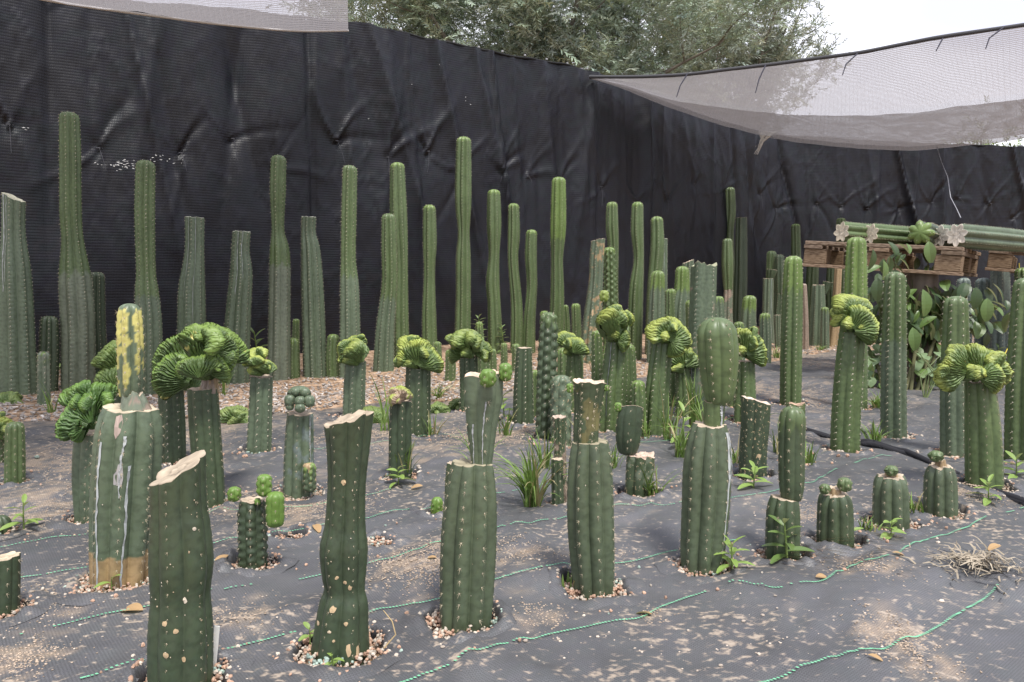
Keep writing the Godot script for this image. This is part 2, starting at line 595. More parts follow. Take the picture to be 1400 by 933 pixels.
# ---------- plants other than cacti ----------
func make_leaf(len: float, wid: float, fold: float, droop: float, seg := 5, tipw := 0.0, heart := 0.0) -> Soup:
	var s := Soup.new()
	var prev := []
	for i in seg + 1:
		var t := float(i) / seg
		var w := wid * pow(sin(PI * clampf(t * 0.93 + 0.07 * heart + 0.01, 0, 1)), 0.75) * (1.0 + heart * (1.0 - t))
		w = maxf(w, tipw)
		var y := -droop * t * t * len
		var z := -len * t * (1.0 - 0.2 * droop * t)
		var row := [Vector3(-w, y + fold * w, z), Vector3(0, y, z), Vector3(w, y + fold * w, z)]
		if i > 0:
			s.quad(prev[0], row[0], row[1], prev[1], Color.WHITE)
			s.quad(prev[1], row[1], row[2], prev[2], Color.WHITE)
		prev = row
	return s

func leaf_part(par: Node, kind: String, p: Vector3, yaw: float, pit: float, roll: float, sc: float, matname: String) -> void:
	var key := kind + matname
	if not leaf_mesh.has(key):
		var s: Soup
		match kind:
			"lance": s = make_leaf(1.0, 0.16, 0.35, 0.25)
			"oval": s = make_leaf(1.0, 0.25, 0.30, 0.35, 7)
			"heart": s = make_leaf(1.0, 0.36, 0.22, 0.25, 6, 0.0, 0.45)
			_: s = make_leaf(1.0, 0.09, 0.3, 0.6)
		leaf_mesh[key] = s.mesh(M[matname])
	var o := part("leaf", leaf_mesh[key], par)
	o.transform = Transform3D(Basis.from_euler(Vector3(pit, yaw, roll)).scaled(Vector3.ONE * sc), p)

func weed(label: String, x: float, y: float, h_px: float, n: int, kind: String, matname: String, lsize := 0.6, spread := 1.0, group := "weeds in the yard", depth_add := 0.0) -> void:
	var p := gp(x, y)
	if depth_add != 0.0:
		p = at(x, y, -p.z + depth_add)
		p.y = ground_h(p.x, p.z)
	var h := h_px * -p.z / F
	var root := thing("weed_plant", label, "weed", p, group)
	var s := Soup.new()
	var top := Vector3(rng.randf_range(-0.1, 0.1), 0.85, rng.randf_range(-0.05, 0.1)) * h
	tube(s, [Vector3(0, -0.03, 0), top * 0.5, top], [0.02 * h + 0.0008, 0.016 * h + 0.0006, 0.008 * h + 0.0004], Color(0.16, 0.22, 0.06), 5)
	part("stalk", s.mesh(M["leafvc"]), root)
	for i in n:
		var t := (i + 0.5) / n
		var yaw := i * 2.4 + rng.randf_range(-0.4, 0.4)
		leaf_part(root, kind, top * (0.12 + 0.85 * t), yaw, lerpf(0.15, 1.0, t * t) * rng.randf_range(0.7, 1.2), rng.randf_range(-0.3, 0.3), h * lsize * spread * lerpf(1.1, 0.6, t) * rng.randf_range(0.8, 1.15), matname)

func tuft(label: String, x: float, y: float, h_px: float, n: int, spread: float, matname := "grassm", depth_add := 0.0) -> void:
	var p := gp(x, y)
	p.z -= depth_add
	p.y = ground_h(p.x, p.z)
	var h := h_px * -p.z / F
	var s := Soup.new()
	for i in n:
		var a := rng.randf() * TAU
		var out := Vector3(cos(a), 0, sin(a)) * rng.randf_range(0.15, 1.0) * spread
		var side := Vector3(-sin(a), 0, cos(a)).rotated(Vector3.UP, rng.randf_range(-0.7, 0.7))
		var hh := h * rng.randf_range(0.45, 1.05)
		var w := rng.randf_range(0.0018, 0.0042)
		var o := Vector3(rng.randf_range(-1, 1), 0, rng.randf_range(-1, 1)) * 0.018
		var drop := rng.randf_range(0.2, 0.9)
		var g := rng.randf_range(0.75, 1.2)
		var col := Color(0.15 * g, 0.235 * g, 0.055 * g)
		if rng.randf() < 0.15: col = Color(0.38, 0.33, 0.17) * g
		var prev := []
		for k in 8:
			var t := k / 7.0
			var c := o + out * hh * (t * t * 0.9 + 0.12 * t) + Vector3(0, hh * (t - drop * out.length() * t * t * t) - 0.02 * (1.0 - t), 0)
			var ww := w * (1.0 - pow(t, 2.2)) + 0.0002
			var row := [c - side * ww, c + Vector3(0, -ww * 0.5, 0), c + side * ww]
			if k > 0:
				s.quad(prev[0], row[0], row[1], prev[1], col)
				s.quad(prev[1], row[1], row[2], prev[2], col)
			prev = row
	var root := thing("grass_tuft", label, "grass", p, "grass tufts in the yard")
	part("blades", s.mesh(M[matname]), root, true)

func lichen_limb(s: Soup, a: Vector3, b: Vector3, r0: float, r1: float, bend: float) -> Array:
	var pts := []
	var rad := []
	var off := Vector3(rng.randf_range(-1, 1), rng.randf_range(-0.3, 0.6), rng.randf_range(-1, 1)) * bend
	for i in 7:
		var t := i / 6.0
		pts.append(a.lerp(b, t) + off * sin(PI * t) + Vector3(rng.randf_range(-1, 1), rng.randf_range(-1, 1), rng.randf_range(-1, 1)) * bend * 0.12 * sin(PI * t))
		rad.append(lerpf(r0, r1, t))
	tube(s, pts, rad, Color(0.19, 0.165, 0.13), 7)
	return pts

func tree(label: String, base: Vector3, c: Vector3, rad: Vector3, n: int, leafcol: Color, leaf_len: float, called: String, gap := -0.15) -> void:
	var root := thing(called, label, "tree", base, "trees beyond the fence")
	var s := Soup.new()
	var fork := (c - base) * Vector3(0.35, 0.45, 0.35)
	lichen_limb(s, Vector3(0, -0.2, 0), fork, rad.x * 0.07, rad.x * 0.05, 0.12)
	var tips := []
	for i in 11:
		var a := TAU * i / 11.0 + rng.randf()
		var e := (c - base) + Vector3(cos(a) * rad.x, rng.randf_range(-0.7, 0.9) * rad.y, sin(a) * rad.z) * rng.randf_range(0.55, 0.92)
		var pts := lichen_limb(s, fork, e, rad.x * 0.017, 0.010, 0.35)
		for k in range(2, 7):
			for m in 2:
				var q: Vector3 = pts[k] + Vector3(rng.randf_range(-1, 1), rng.randf_range(-0.5, 1.0), rng.randf_range(-1, 1)) * rad.x * 0.3
				var br := lichen_limb(s, pts[k], q, 0.014, 0.004, 0.1)
				tips.append_array(br.slice(2))
	part("trunk", s.mesh(M["barkm"]), root)
	# a spray: a twig with narrow leaves
	var sp := Soup.new()
	tube(sp, [Vector3.ZERO, Vector3(0.01, 0.0, -0.10), Vector3(0.0, -0.01, -0.2)], [0.0025, 0.002, 0.0008], Color(0.5, 0.45, 0.35), 4)
	for i in 13:
		var t := (i + 1) / 13.0
		var sd := 1.0 if i % 2 else -1.0
		var lf := make_leaf(leaf_len, leaf_len * 0.11, 0.4, 0.15, 2)
		var tr := Transform3D(Basis.from_euler(Vector3(rng.randf_range(-0.5, 0.6), sd * rng.randf_range(0.3, 1.1), rng.randf_range(-1.0, 1.0))), Vector3(0, 0, -0.2 * t))
		for k in lf.v.size():
			sp.v.append(tr * lf.v[k]); sp.n.append(tr.basis * lf.n[k]); sp.c.append(Color.WHITE)
	var xf := []
	var cols := []
	var clump := FastNoiseLite.new()
	clump.seed = int(c.x * 10) + 5
	clump.frequency = 0.9 / rad.x * 3.0
	var tries := 0
	while xf.size() < n and tries < n * 30:
		tries += 1
		var p: Vector3
		if rng.randf() < 0.45:
			p = tips[rng.randi() % tips.size()] + Vector3(rng.randfn(), rng.randfn(), rng.randfn()) * 0.16
		else:
			var v := Vector3(rng.randf_range(-1, 1), rng.randf_range(-1, 1), rng.randf_range(-1, 1))
			if v.length() > 1.0: continue
			p = (c - base) + v * rad
			if v.length() > 0.72 + 0.5 * clump.get_noise_3dv(p + Vector3(9, 0, 0)): continue
		if clump.get_noise_3dv(p) < gap: continue
		var sc := rng.randf_range(0.75, 1.5)
		xf.append(Transform3D(Basis.from_euler(Vector3(rng.randf_range(-0.7, 1.1), rng.randf() * TAU, rng.randf_range(-0.6, 0.6))).scaled(Vector3.ONE * sc), p))
		var g := rng.randf_range(0.65, 1.3)
		cols.append(Color(leafcol.r * g * rng.randf_range(0.92, 1.1), leafcol.g * g, leafcol.b * g * rng.randf_range(0.85, 1.1)))
	many("crown", sp.mesh(M["treeleaf"]), xf, cols, root)

# ---------- materials ----------
# Grains of dry soil lying on the mat: fine specks that gather where a coarser pattern says soil was trodden in.
func dust_texture() -> ImageTexture:
	var z := 1280
	var fine := FastNoiseLite.new()
	fine.seed = 61
	fine.frequency = 0.055
	fine.fractal_octaves = 5
	fine.fractal_gain = 0.65
	var broad := FastNoiseLite.new()
	broad.seed = 62
	broad.frequency = 0.0045
	broad.fractal_octaves = 5
	var A := fine.get_seamless_image(z, z).get_data()
	var B := broad.get_seamless_image(z, z).get_data()
	var out := PackedByteArray()
	out.resize(z * z * 4)
	for i in z * z:
		var f := A[i]
		var b := B[i]
		var al := (f - 215 + ((b * 3) >> 3)) * 4          # few specks on clean mat, many where soil gathers
		if b > 165: al += (b - 165) >> 2
		var k := 98 + (f >> 2)
		out[i * 4] = mini(k + 22, 255)
		out[i * 4 + 1] = mini(k + 7, 255)
		out[i * 4 + 2] = k - 10
		out[i * 4 + 3] = clampi(al, 0, 190)
	return ImageTexture.create_from_image(Image.create_from_data(z, z, false, Image.FORMAT_RGBA8, out))

func materials() -> void:
	var sk := mat("skin", Color.WHITE, 0.44, 0.5)
	sk.albedo_texture = noise_tex(0.02, 512, [[0.0, Color(0.80, 0.81, 0.79)], [0.45, Color(0.95, 0.95, 0.94)], [0.62, Color(1, 1, 1)], [1.0, Color(1, 1, 0.97)]], 4, 5)
	sk.uv1_scale = Vector3(5, 5, 5)
	sk.normal_enabled = true
	sk.normal_texture = noise_tex(0.03, 512, [], 9, 4, FastNoiseLite.TYPE_SIMPLEX_SMOOTH, 3.0)
	sk.normal_scale = 0.10
	# skin flecked with tan corky specks
	var fl := mat("flecked", Color.WHITE, 0.44, 0.5)
	fl.albedo_texture = sk.albedo_texture
	fl.uv1_scale = sk.uv1_scale
	fl.normal_enabled = true
	fl.normal_texture = sk.normal_texture
	fl.normal_scale = 0.4
	fl.detail_enabled = true
	fl.detail_uv_layer = BaseMaterial3D.DETAIL_UV_1
	fl.detail_albedo = noise_tex(0.03, 512, [[0.0, Color(0.70, 0.60, 0.44, 0)], [0.765, Color(0.70, 0.60, 0.44, 0)], [0.79, Color(0.70, 0.62, 0.48, 0.8)], [1.0, Color(0.78, 0.70, 0.56, 0.9)]], 21, 3)
	var cr := mat("crest", Color.WHITE, 0.50, 0.5)
	cr.subsurf_scatter_enabled = true
	cr.subsurf_scatter_strength = 0.02
	mat("matte", Color.WHITE, 0.9, 0.3)
	mat("felt", Color.WHITE, 0.9, 0.3)
	mat("barkm", Color.WHITE, 0.9, 0.3)
	var lv := mat("leafvc", Color.WHITE, 0.6, 0.45)
	lv.backlight_enabled = true
	lv.backlight = Color(0.45, 0.45, 0.3)
	var gm := mat("grassm", Color.WHITE, 0.55, 0.45)
	gm.backlight_enabled = true
	gm.backlight = Color(0.6, 0.6, 0.4)
	for q in [["leaf_light", Color(0.17, 0.26, 0.055), 0.55], ["leaf_mid", Color(0.085, 0.145, 0.035), 0.4], ["leaf_gloss", Color(0.022, 0.052, 0.012), 0.45], ["leaf_pale", Color(0.15, 0.22, 0.11), 0.6], ["leaf_dry", Color(0.36, 0.23, 0.11), 0.8]]:
		var m := mat(q[0], q[1], q[2], 0.5, false)
		m.backlight_enabled = true
		m.backlight = Color(0.5, 0.5, 0.35)
	var tl := mat("treeleaf", Color.WHITE, 0.6, 0.45)
	tl.backlight_enabled = true
	tl.backlight = Color(0.5, 0.5, 0.4)
	# weed mat: dark woven tape with pale wear
	var wm := mat("weedmat", Color.WHITE, 0.52, 0.5)
	var im := Image.create(128, 128, false, Image.FORMAT_RGB8)
	for y in 128:
		for x in 128:
			var tape := ((x / 4) + (y / 4)) % 2
			var k := 0.80 + 0.14 * tape + (0.10 if x % 4 == 0 else 0.0) - (0.16 if y % 4 == 3 else 0.0) + rng.randf_range(-0.10, 0.10)
			im.set_pixel(x, y, Color(k, k, k))
	wm.albedo_texture = ImageTexture.create_from_image(im)
	wm.uv1_scale = Vector3(10, 10, 10)
	wm.detail_enabled = true
	wm.detail_uv_layer = BaseMaterial3D.DETAIL_UV_2
	wm.detail_albedo = dust_texture()
	wm.uv2_scale = Vector3(0.42, 0.62, 0.5)
	var so := mat("soil", Color.WHITE, 0.95, 0.3)
	so.albedo_texture = noise_tex(0.02, 1024, [[0.0, Color(0.35, 0.29, 0.24)], [0.4, Color(0.58, 0.49, 0.40)], [0.6, Color(0.72, 0.62, 0.53)], [1.0, Color(0.90, 0.83, 0.75)]], 41, 7)
	so.uv1_triplanar = true
	so.uv1_world_triplanar = true
	so.uv1_scale = Vector3(0.9, 0.9, 0.9)
	mat("stone", Color.WHITE, 0.85, 0.4)
	mat("thread", Color(0.17, 0.46, 0.27), 0.6, 0.4, true)
	mat("edging", Color(0.018, 0.018, 0.021), 0.6, 0.45, false)
	# black knitted fence cloth
	var fc := mat("fencecloth", Color.WHITE, 0.46, 0.45)
	var fi := Image.create(256, 256, false, Image.FORMAT_RGB8)
	for y in 256:
		var band := 0.62 + 0.38 * pow(absf(sin(PI * y / 16.0)), 0.8)
		for x in 256:
			var k := band * (0.86 + rng.randf_range(-0.14, 0.14) + 0.10 * sin(x * TAU / 8.0))
			fi.set_pixel(x, y, Color(k, k, k))
	fc.albedo_texture = ImageTexture.create_from_image(fi)
	fc.heightmap_enabled = true
	fc.heightmap_texture = fc.albedo_texture
	fc.heightmap_scale = 0.25
	# white knitted shade net: opaque threads with open gaps
	var sn := mat("shadenet", Color(0.33, 0.325, 0.335), 0.75, 0.3, false)
	var si := Image.create(128, 128, false, Image.FORMAT_RGBA8)
	for y in 128:
		for x in 128:
			var a := 0.50 + 0.42 * (1.0 if (y % 8) < 5 else 0.0) + rng.randf_range(-0.05, 0.06)
			if x % 16 < 1: a = 0.9
			si.set_pixel(x, y, Color(1, 1, 1, clampf(a, 0, 1)))
	sn.albedo_texture = ImageTexture.create_from_image(si)
	sn.transparency = BaseMaterial3D.TRANSPARENCY_ALPHA
	sn.backlight_enabled = true
	sn.backlight = Color(1.0, 0.98, 0.97)
	var wd := mat("wood", Color.WHITE, 0.8, 0.35)
	wd.albedo_texture = noise_tex(0.02, 512, [[0.0, Color(0.45, 0.38, 0.32)], [0.5, Color(0.85, 0.80, 0.74)], [1.0, Color(1, 0.97, 0.92)]], 51, 5)
	wd.uv1_triplanar = true
	wd.uv1_scale = Vector3(2, 14, 14)
	mat("cable", Color(0.10, 0.10, 0.11), 0.5, 0.4, false)
	mat("rope", Color(0.62, 0.50, 0.06), 0.7, 0.4, false)
	mat("plastic", Color(0.75, 0.74, 0.70), 0.5, 0.5, false)
	# areole: a felt cushion with a few spines
	var s := Soup.new()
	s.octa(Vector3(0, 0, 0.0006), Vector3(0.0013, 0.0016, 0.0011), Color(0.60, 0.56, 0.46))
	for q in [[0.5, 0.7, 0.008], [-0.6, 0.5, 0.007], [0.1, -0.8, 0.009], [-0.5, -0.4, 0.006], [0.75, -0.2, 0.006]]:
		var e = Vector3(q[0], q[1], 0.75).normalized() * q[2]
		var w = e.cross(Vector3(0, 0, 1)).normalized() * 0.00035
		s.tri(-w, w, e, Color(0.62, 0.55, 0.42))
		s.tri(Vector3(0, 0, 0.0004), Vector3(0, 0, -0.0003), e, Color(0.62, 0.55, 0.42))
	areole_near = s.mesh(M["felt"])
	s = Soup.new()
	s.octa(Vector3(0, 0, 0.001), Vector3(0.0025, 0.0030, 0.0022), Color(0.55, 0.53, 0.45))
	for q in [[0.5, 0.6, 0.011], [-0.5, -0.5, 0.012]]:
		var e = Vector3(q[0], q[1], 0.8).normalized() * q[2]
		var w = e.cross(Vector3(0, 0, 1)).normalized() * 0.0006
		s.tri(-w, w, e, Color(0.55, 0.50, 0.38))
	areole_far = s.mesh(M["felt"])

# ---------- the setting ----------
var fence_plan := [[-5.6, 3.0, 2.40], [-3.30, 4.72, 2.46], [-1.38, 6.12, 2.71], [-0.34, 6.88, 2.74], [0.77, 7.69, 2.77], [2.2, 8.74, 2.62], [3.55, 9.72, 2.52], [5.2, 9.95, 2.47], [7.05, 10.2, 2.45], [9.0, 11.6, 2.40]]

func fence_at(L: float, S: Array) -> Array:             # plan x, z, top height, direction
	var i := 0
	while i < S.size() - 2 and L > S[i + 1]: i += 1
	var t: float = (L - S[i]) / (S[i + 1] - S[i])
	var a: Array = fence_plan[i]
	var b: Array = fence_plan[i + 1]
	var h: float = cubic_interpolate(a[2], b[2], fence_plan[maxi(i - 1, 0)][2], fence_plan[mini(i + 2, S.size() - 1)][2], t)
	return [lerpf(a[0], b[0], t), -lerpf(a[1], b[1], t), h, Vector3(b[0] - a[0], 0, a[1] - b[1]).normalized()]

func build_fence() -> void:
	var S := [0.0]
	for i in range(1, fence_plan.size()):
		S.append(S[-1] + Vector2(fence_plan[i][0] - fence_plan[i - 1][0], fence_plan[i][1] - fence_plan[i - 1][1]).length())
	var p0 := fence_at(0.0, S)
	var root := thing("mesh_fence", "black knitted mesh fence cloth closing the yard behind the cacti", "fence", Vector3(p0[0], 0, p0[1]))
	var ties := []                                       # [along, height] where the cloth is laced to the wire
	var l := 1.2
	while l < S[-1] - 0.3:
		var th0 := 1.62 + rng.randf_range(-0.16, 0.16)
		var cr := []                                     # creases running out from the tie: direction, length, height, width
		for k in 5 + rng.randi() % 4:
			var a = rng.randf() * TAU if k > 4 else [1.1, 1.9, 1.5, 4.6, 0.7][k] + rng.randf_range(-0.5, 0.5)
			cr.append([cos(a), sin(a), rng.randf_range(0.2, 0.95), rng.randf_range(0.008, 0.026) * (1.0 if rng.randf() < 0.7 else -1.0), rng.randf_range(0.012, 0.03)])
		ties.append([l, th0, cr])
		l += rng.randf_range(0.3, 0.7)
	var folds := []                                      # long creases falling from the top edge
	l = 0.5
	while l < S[-1]:
		folds.append([l, rng.randf_range(-0.35, 0.75), rng.randf_range(0.02, 0.09), rng.randf_range(-0.06, 0.08)])
		l += rng.randf_range(0.16, 0.45)
	l = 0.3
	while l < S[-1]:                                     # tight upright wrinkles
		folds.append([l, rng.randf_range(-0.15, 0.35), rng.randf_range(0.012, 0.035), rng.randf_range(-0.022, 0.026)])
		l += rng.randf_range(0.09, 0.3)
	var corner_s: float = S[6]
	for sec in [[0.0, corner_s], [corner_s, S[-1]]]:
		var nu := int((sec[1] - sec[0]) / 0.026)
		var nv := 104
		var cfold := []
		var ctie := []
		for i in nu:
			var s: float = lerpf(sec[0], sec[1], float(i) / (nu - 1))
			cfold.append(folds.filter(func(q): return absf(q[0] - s) < 1.0))
			ctie.append(ties.filter(func(q): return absf(q[0] - s) < 0.98))
		var V := PackedVector3Array()
		var C := PackedColorArray()
		var UV := PackedVector2Array()
		for j in nv:
			for i in nu:
				var s: float = lerpf(sec[0], sec[1], float(i) / (nu - 1))
				var A := fence_at(s, S)
				var t := float(j) / (nv - 1)
				var top: float = A[2] - 0.012 * absf(sin(s * 7.0)) - 0.012 * absf(sin(s * 2.9))
				var h := lerpf(top, -0.04, t)
				var disp := 0.035 * nz.get_noise_2d(s * 60.0, h * 35.0) + 0.018 * nz2.get_noise_2d(s * 110.0 + h * 50.0, h * 30.0)
				var rid := 1.0 - absf(nz.get_noise_2d(s * 260.0 + 40.0 * nz2.get_noise_2d(s * 90.0, h * 90.0), h * 150.0 + s * 60.0)) * 2.0
				disp += 0.007 * pow(maxf(rid, 0.0), 6.0) * (0.35 + 0.65 * smooth(0.0, 0.5, nz2.get_noise_2d(s * 50.0, h * 70.0 + 30.0) + 0.25))
				disp += 0.0012 * nz.get_noise_2d(s * 1200.0, h * 900.0)
				for fo in cfold[i]:
					var c: float = fo[0] + fo[1] * (top - h) * 0.5
					var dx: float = s - c
					if absf(dx) < 0.2: disp += fo[3] * exp(-pow(absf(dx) / fo[2], 1.35)) * smooth(0.2, 1.5, h)
				for q in ctie[i]:
					var dx2: float = s - q[0]
					var dy: float = h - q[1]
					var r := sqrt(dx2 * dx2 + dy * dy)
					if r < 0.98:
						disp -= 0.03 * exp(-r / 0.05)
						for e in q[2]:
							var al: float = dx2 * e[0] + dy * e[1]
							if al > 0.0 and al < e[2]:
								var off: float = absf(dx2 * e[1] - dy * e[0] + 0.02 * sin(al * 9.0))
								var wd: float = e[4] * (0.6 + 2.2 * al)
								if off < wd * 2.0: disp += e[3] * (1.0 - al / e[2]) * exp(-pow(off / wd, 1.3))
				var nrm := Vector3(-A[3].z, 0, A[3].x)
				V.append(Vector3(A[0], h, A[1]) + nrm * disp - root.position)
				var k := 1.0 + 0.25 * nz.get_noise_2d(s * 120.0, h * 160.0) + 0.2 * nz2.get_noise_2d(s * 500.0, h * 900.0)
				C.append(Color(0.0105 * k, 0.0115 * k, 0.0165 * k))
				UV.append(Vector2(s * 3.2, h * 3.2))
		var m := part("mesh_cloth", grid(V, nu, nv, false, C, M["fencecloth"], UV), root)
	# hem, lacing wire, ties, posts
	var hem := Soup.new()
	var pts := []
	var rad := []
	var k := 0.0
	while k < S[-1]:
		var A := fence_at(k, S)
		var top: float = A[2] - 0.012 * absf(sin(k * 7.0)) - 0.012 * absf(sin(k * 2.9))
		pts.append(Vector3(A[0], top, A[1]) - root.position)
		rad.append(0.012)
		k += 0.05
	tube(hem, pts, rad, Color(0.02, 0.02, 0.022), 6)
	part("rolled_hem", hem.mesh(M["matte"]), root)
	for q in ties:
		var A := fence_at(q[0], S)
		var nrm := Vector3(-A[3].z, 0, A[3].x)
		var c := Vector3(A[0], q[1], A[1]) + nrm * 0.02 - root.position
		var s := Soup.new()
		var e = c + A[3] * rng.randf_range(-0.05, 0.05) + Vector3(0, -rng.randf_range(0.06, 0.2), 0) + nrm * 0.03
		tube(s, [c - A[3] * 0.02, c + nrm * 0.012, c + A[3] * 0.02], [0.002, 0.003, 0.002], Color(0.10, 0.10, 0.11), 4)
		tube(s, [c, c.lerp(e, 0.5) + nrm * 0.012, e], [0.0018, 0.0016, 0.0012], Color(0.09, 0.09, 0.10), 4)
		part("tie", s.mesh(M["matte"]), root)
	for q in [corner_s - 0.02, S[8], S[2] - 0.1, S[4], 1.6]:
		var A := fence_at(q, S)
		var nrm := Vector3(-A[3].z, 0, A[3].x)
		var s := Soup.new()
		var b := Vector3(A[0], -0.1, A[1]) - nrm * 0.10 - root.position
		tube(s, [b, b + Vector3(0, A[2] + 0.13, 0)], [0.03, 0.03], Color(0.25, 0.25, 0.26), 10)
		part("post", s.mesh(M["matte"]), root)
	# pale clips along the hem and frayed holes
	for i in 11:
		var A := fence_at(lerpf(S[2], S[4], i / 10.0), S)
		var s := Soup.new()
		s.box(Transform3D(Basis(Vector3.UP, rng.randf()), Vector3(A[0], A[2] + 0.008, A[1]) - root.position), Vector3(0.018, 0.016, 0.014), Color(0.35, 0.35, 0.36))
		part("clip", s.mesh(M["matte"]), root)
	var fr := Soup.new()
	for q in [[163, 226, 14, 40], [178, 222, 22, 26], [215, 215, 16, 14], [132, 222, 8, 6], [35, 178, 8, 5], [640, 138, 8, 5], [566, 115, 6, 3], [510, 160, 6, 3], [545, 200, 5, 3], [605, 90, 6, 4], [240, 218, 18, 9]]:
		for i in int(q[3] * 0.6):
			var x: float = q[0] + rng.randfn() * q[2] * 0.45
			var y: float = q[1] + rng.randfn() * q[2] * 0.28
			# march to the cloth
			var best := 0.0
			var dd := 4.0
			while dd < 10.0:
				var w := at(x, y, dd)
				var line := -(-4.5 - 0.73 * (w.x + 3.6))
				if dd >= line: break
				dd += 0.02
			var c := at(x, y, dd - 0.055) - root.position
			var a := rng.randf_range(-0.4, 0.4)
			var ll := rng.randf_range(0.004, 0.012)
			var dv := Vector3(cos(a) * 0.81, sin(a), -0.59 * cos(a)) * ll
			fr.quad(c - dv, c + Vector3(0, 0.0022, 0), c + dv, c - Vector3(0, 0.0022, 0), Color(0.75, 0.75, 0.72) * rng.randf_range(0.5, 1.1))
	part("frayed_threads", fr.mesh(M["matte"]), root, true)

func net(label: String, far_e: Array, near_e: Array, sag: float, uvs: Vector2, overlap: bool) -> Node3D:
	var o0: Array = far_e[0]
	var root := thing("shade_net", label, "shade net", at(o0[0], o0[1], o0[2]), "shade nets hung overhead")
	var layers := [[0.0, 1.0, 0.0]]
	if overlap: layers.append([0.0, 0.56, -0.05])
	for ly in layers:
		var nu := 70
		var nv := 36
		var V := PackedVector3Array()
		var UV := PackedVector2Array()
		for j in nv:
			var v: float = lerpf(ly[0], ly[1], float(j) / (nv - 1))
			for i in nu:
				var u := float(i) / (nu - 1)
				var a := edge_pt(far_e, u)
				var b := edge_pt(near_e, u)
				var p := a.lerp(b, v)
				p.y += -sag * sin(PI * v) * smooth(0.0, 0.25, u) + ly[2] * smooth(0.0, 0.2, u) + 0.012 * nz.get_noise_2d(u * 900.0, v * 300.0) + 0.02 * nz2.get_noise_2d(u * 300.0, v * 160.0)
				V.append(p - root.position)
				UV.append(Vector2(u * uvs.x, v * uvs.y))
		part("net_cloth", grid(V, nu, nv, false, PackedColorArray(), M["shadenet"], UV), root)
	return root

func edge_pt(e: Array, u: float) -> Vector3:
	var x := u * (e.size() - 1)
	var i := mini(int(x), e.size() - 2)
	var t := x - i
	var P := []
	for k in [maxi(i - 1, 0), i, i + 1, mini(i + 2, e.size() - 1)]: P.append(at(e[k][0], e[k][1], e[k][2]))
	return P[1].cubic_interpolate(P[2], P[0], P[3], t)

func build_nets() -> void:
	var fe := [[476, 41, 6.02], [400, 41, 5.62], [300, 32, 5.15], [200, 19, 4.75], [100, 5, 4.4], [0, -14, 4.15], [-150, -50, 3.8]]
	var ne := []
	for q in fe: ne.append([q[0] - 5 - (476 - q[0]) * 0.25, q[1] - 420, q[2] - 2.6])
	ne[0] = [468, -330, 3.3]
	var r1 := net("beige knitted shade net sagging across the upper left corner over the fence", fe, ne, 0.12, Vector2(10, 5), false)
	var s := Soup.new()
	var pts := []
	var rad := []
	for i in 60:
		pts.append(edge_pt(fe, i / 59.0) + Vector3(0, -0.006, 0) - r1.position)
		rad.append(0.008)
	tube(s, pts, rad, Color(0.55, 0.52, 0.48), 5)
	part("edge_cord", s.mesh(M["matte"]), r1)
	var f2 := [[806, 107, 7.62], [860, 121, 7.85], [905, 136, 8.1], [970, 160, 8.5], [1035, 178, 8.8], [1100, 191, 9.0], [1180, 197, 9.05], [1260, 199, 9.0], [1330, 193, 8.85], [1400, 184, 8.6], [1520, 160, 8.2]]
	var n2 := [[806, 105, 7.60], [870, 105, 7.40], [935, 102, 7.2], [995, 95, 7.05], [1055, 88, 6.9], [1115, 80, 6.75], [1175, 72, 6.6], [1232, 61, 6.45], [1290, 50, 6.3], [1400, 34, 6.1], [1520, 14, 5.9]]
	var r2 := net("pale sagging shade net slung from a dark cable above the pallets", f2, n2, 0.10, Vector2(16, 6), true)
	s = Soup.new()
	pts = []
	rad = []
	for i in 80:
		pts.append(edge_pt(n2, i / 79.0) - r2.position)
		rad.append(0.017)
	tube(s, pts, rad, Color(0.075, 0.075, 0.08), 8)
	part("cable", s.mesh(M["matte"]), r2)
	for q in [[940, 101, 925, 133, 7.17], [1047, 89, 1033, 127, 6.9], [1174, 72, 1152, 103, 6.6], [1373, 37, 1348, 67, 6.12], [1290, 51, 1280, 70, 6.3]]:
		s = Soup.new()
		tube(s, [at(q[0], q[1], q[4]) - r2.position, at(q[2] + 5, (q[1] + q[3]) * 0.5, q[4] - 0.03) - r2.position, at(q[2], q[3], q[4] - 0.02) - r2.position], [0.007, 0.006, 0.004], Color(0.07, 0.07, 0.09), 5)
		part("tie", s.mesh(M["matte"]), r2)
	# knotted corner of the net with frayed ends
	s = Soup.new()
	for i in 9:
		var e := at(1030 + rng.randf_range(-4, 12), 200 + rng.randf_range(0, 12), 8.7)
		tube(s, [at(1062 - i * 3.0, 180, 8.8) - r2.position, at(1042 + rng.randf_range(-3, 4), 193, 8.72) - r2.position, e - r2.position], [0.012, 0.008, 0.003], Color(0.62, 0.60, 0.56), 4)
	part("frayed_corner", s.mesh(M["matte"]), r2)
	s = Soup.new()
	var foot_p := at(1520, 14, 5.9)
	tube(s, [Vector3(foot_p.x, -0.2, foot_p.z) - r2.position, foot_p - r2.position], [0.04, 0.035], Color(0.25, 0.23, 0.2), 10)
	part("post", s.mesh(M["matte"]), r2)
	# grey wire hanging from the net onto the pallet
	s = Soup.new()
	var wire := thing("hanging_wire", "thin grey wire hanging from the shade net down to the cut cactus logs", "wire", at(1281, 200, 8.9))
	var w0 := wire.position
	tube(s, [Vector3.ZERO, at(1287, 220, 8.2) - w0, at(1296, 242, 7.3) - w0, at(1300, 270, 6.3) - w0, at(1308, 285, 5.5) - w0, at(1314, 298, 4.6) - w0], [0.004, 0.004, 0.004, 0.0035, 0.003, 0.003], Color(0.30, 0.30, 0.32), 5)
	part("strand", s.mesh(M["matte"]), wire)

func structure(called: String, m: Mesh, label: String) -> MeshInstance3D:
	var o := part(called, m, self)
	o.set_meta("kind", "structure")
	o.set_meta("label", label)
	return o

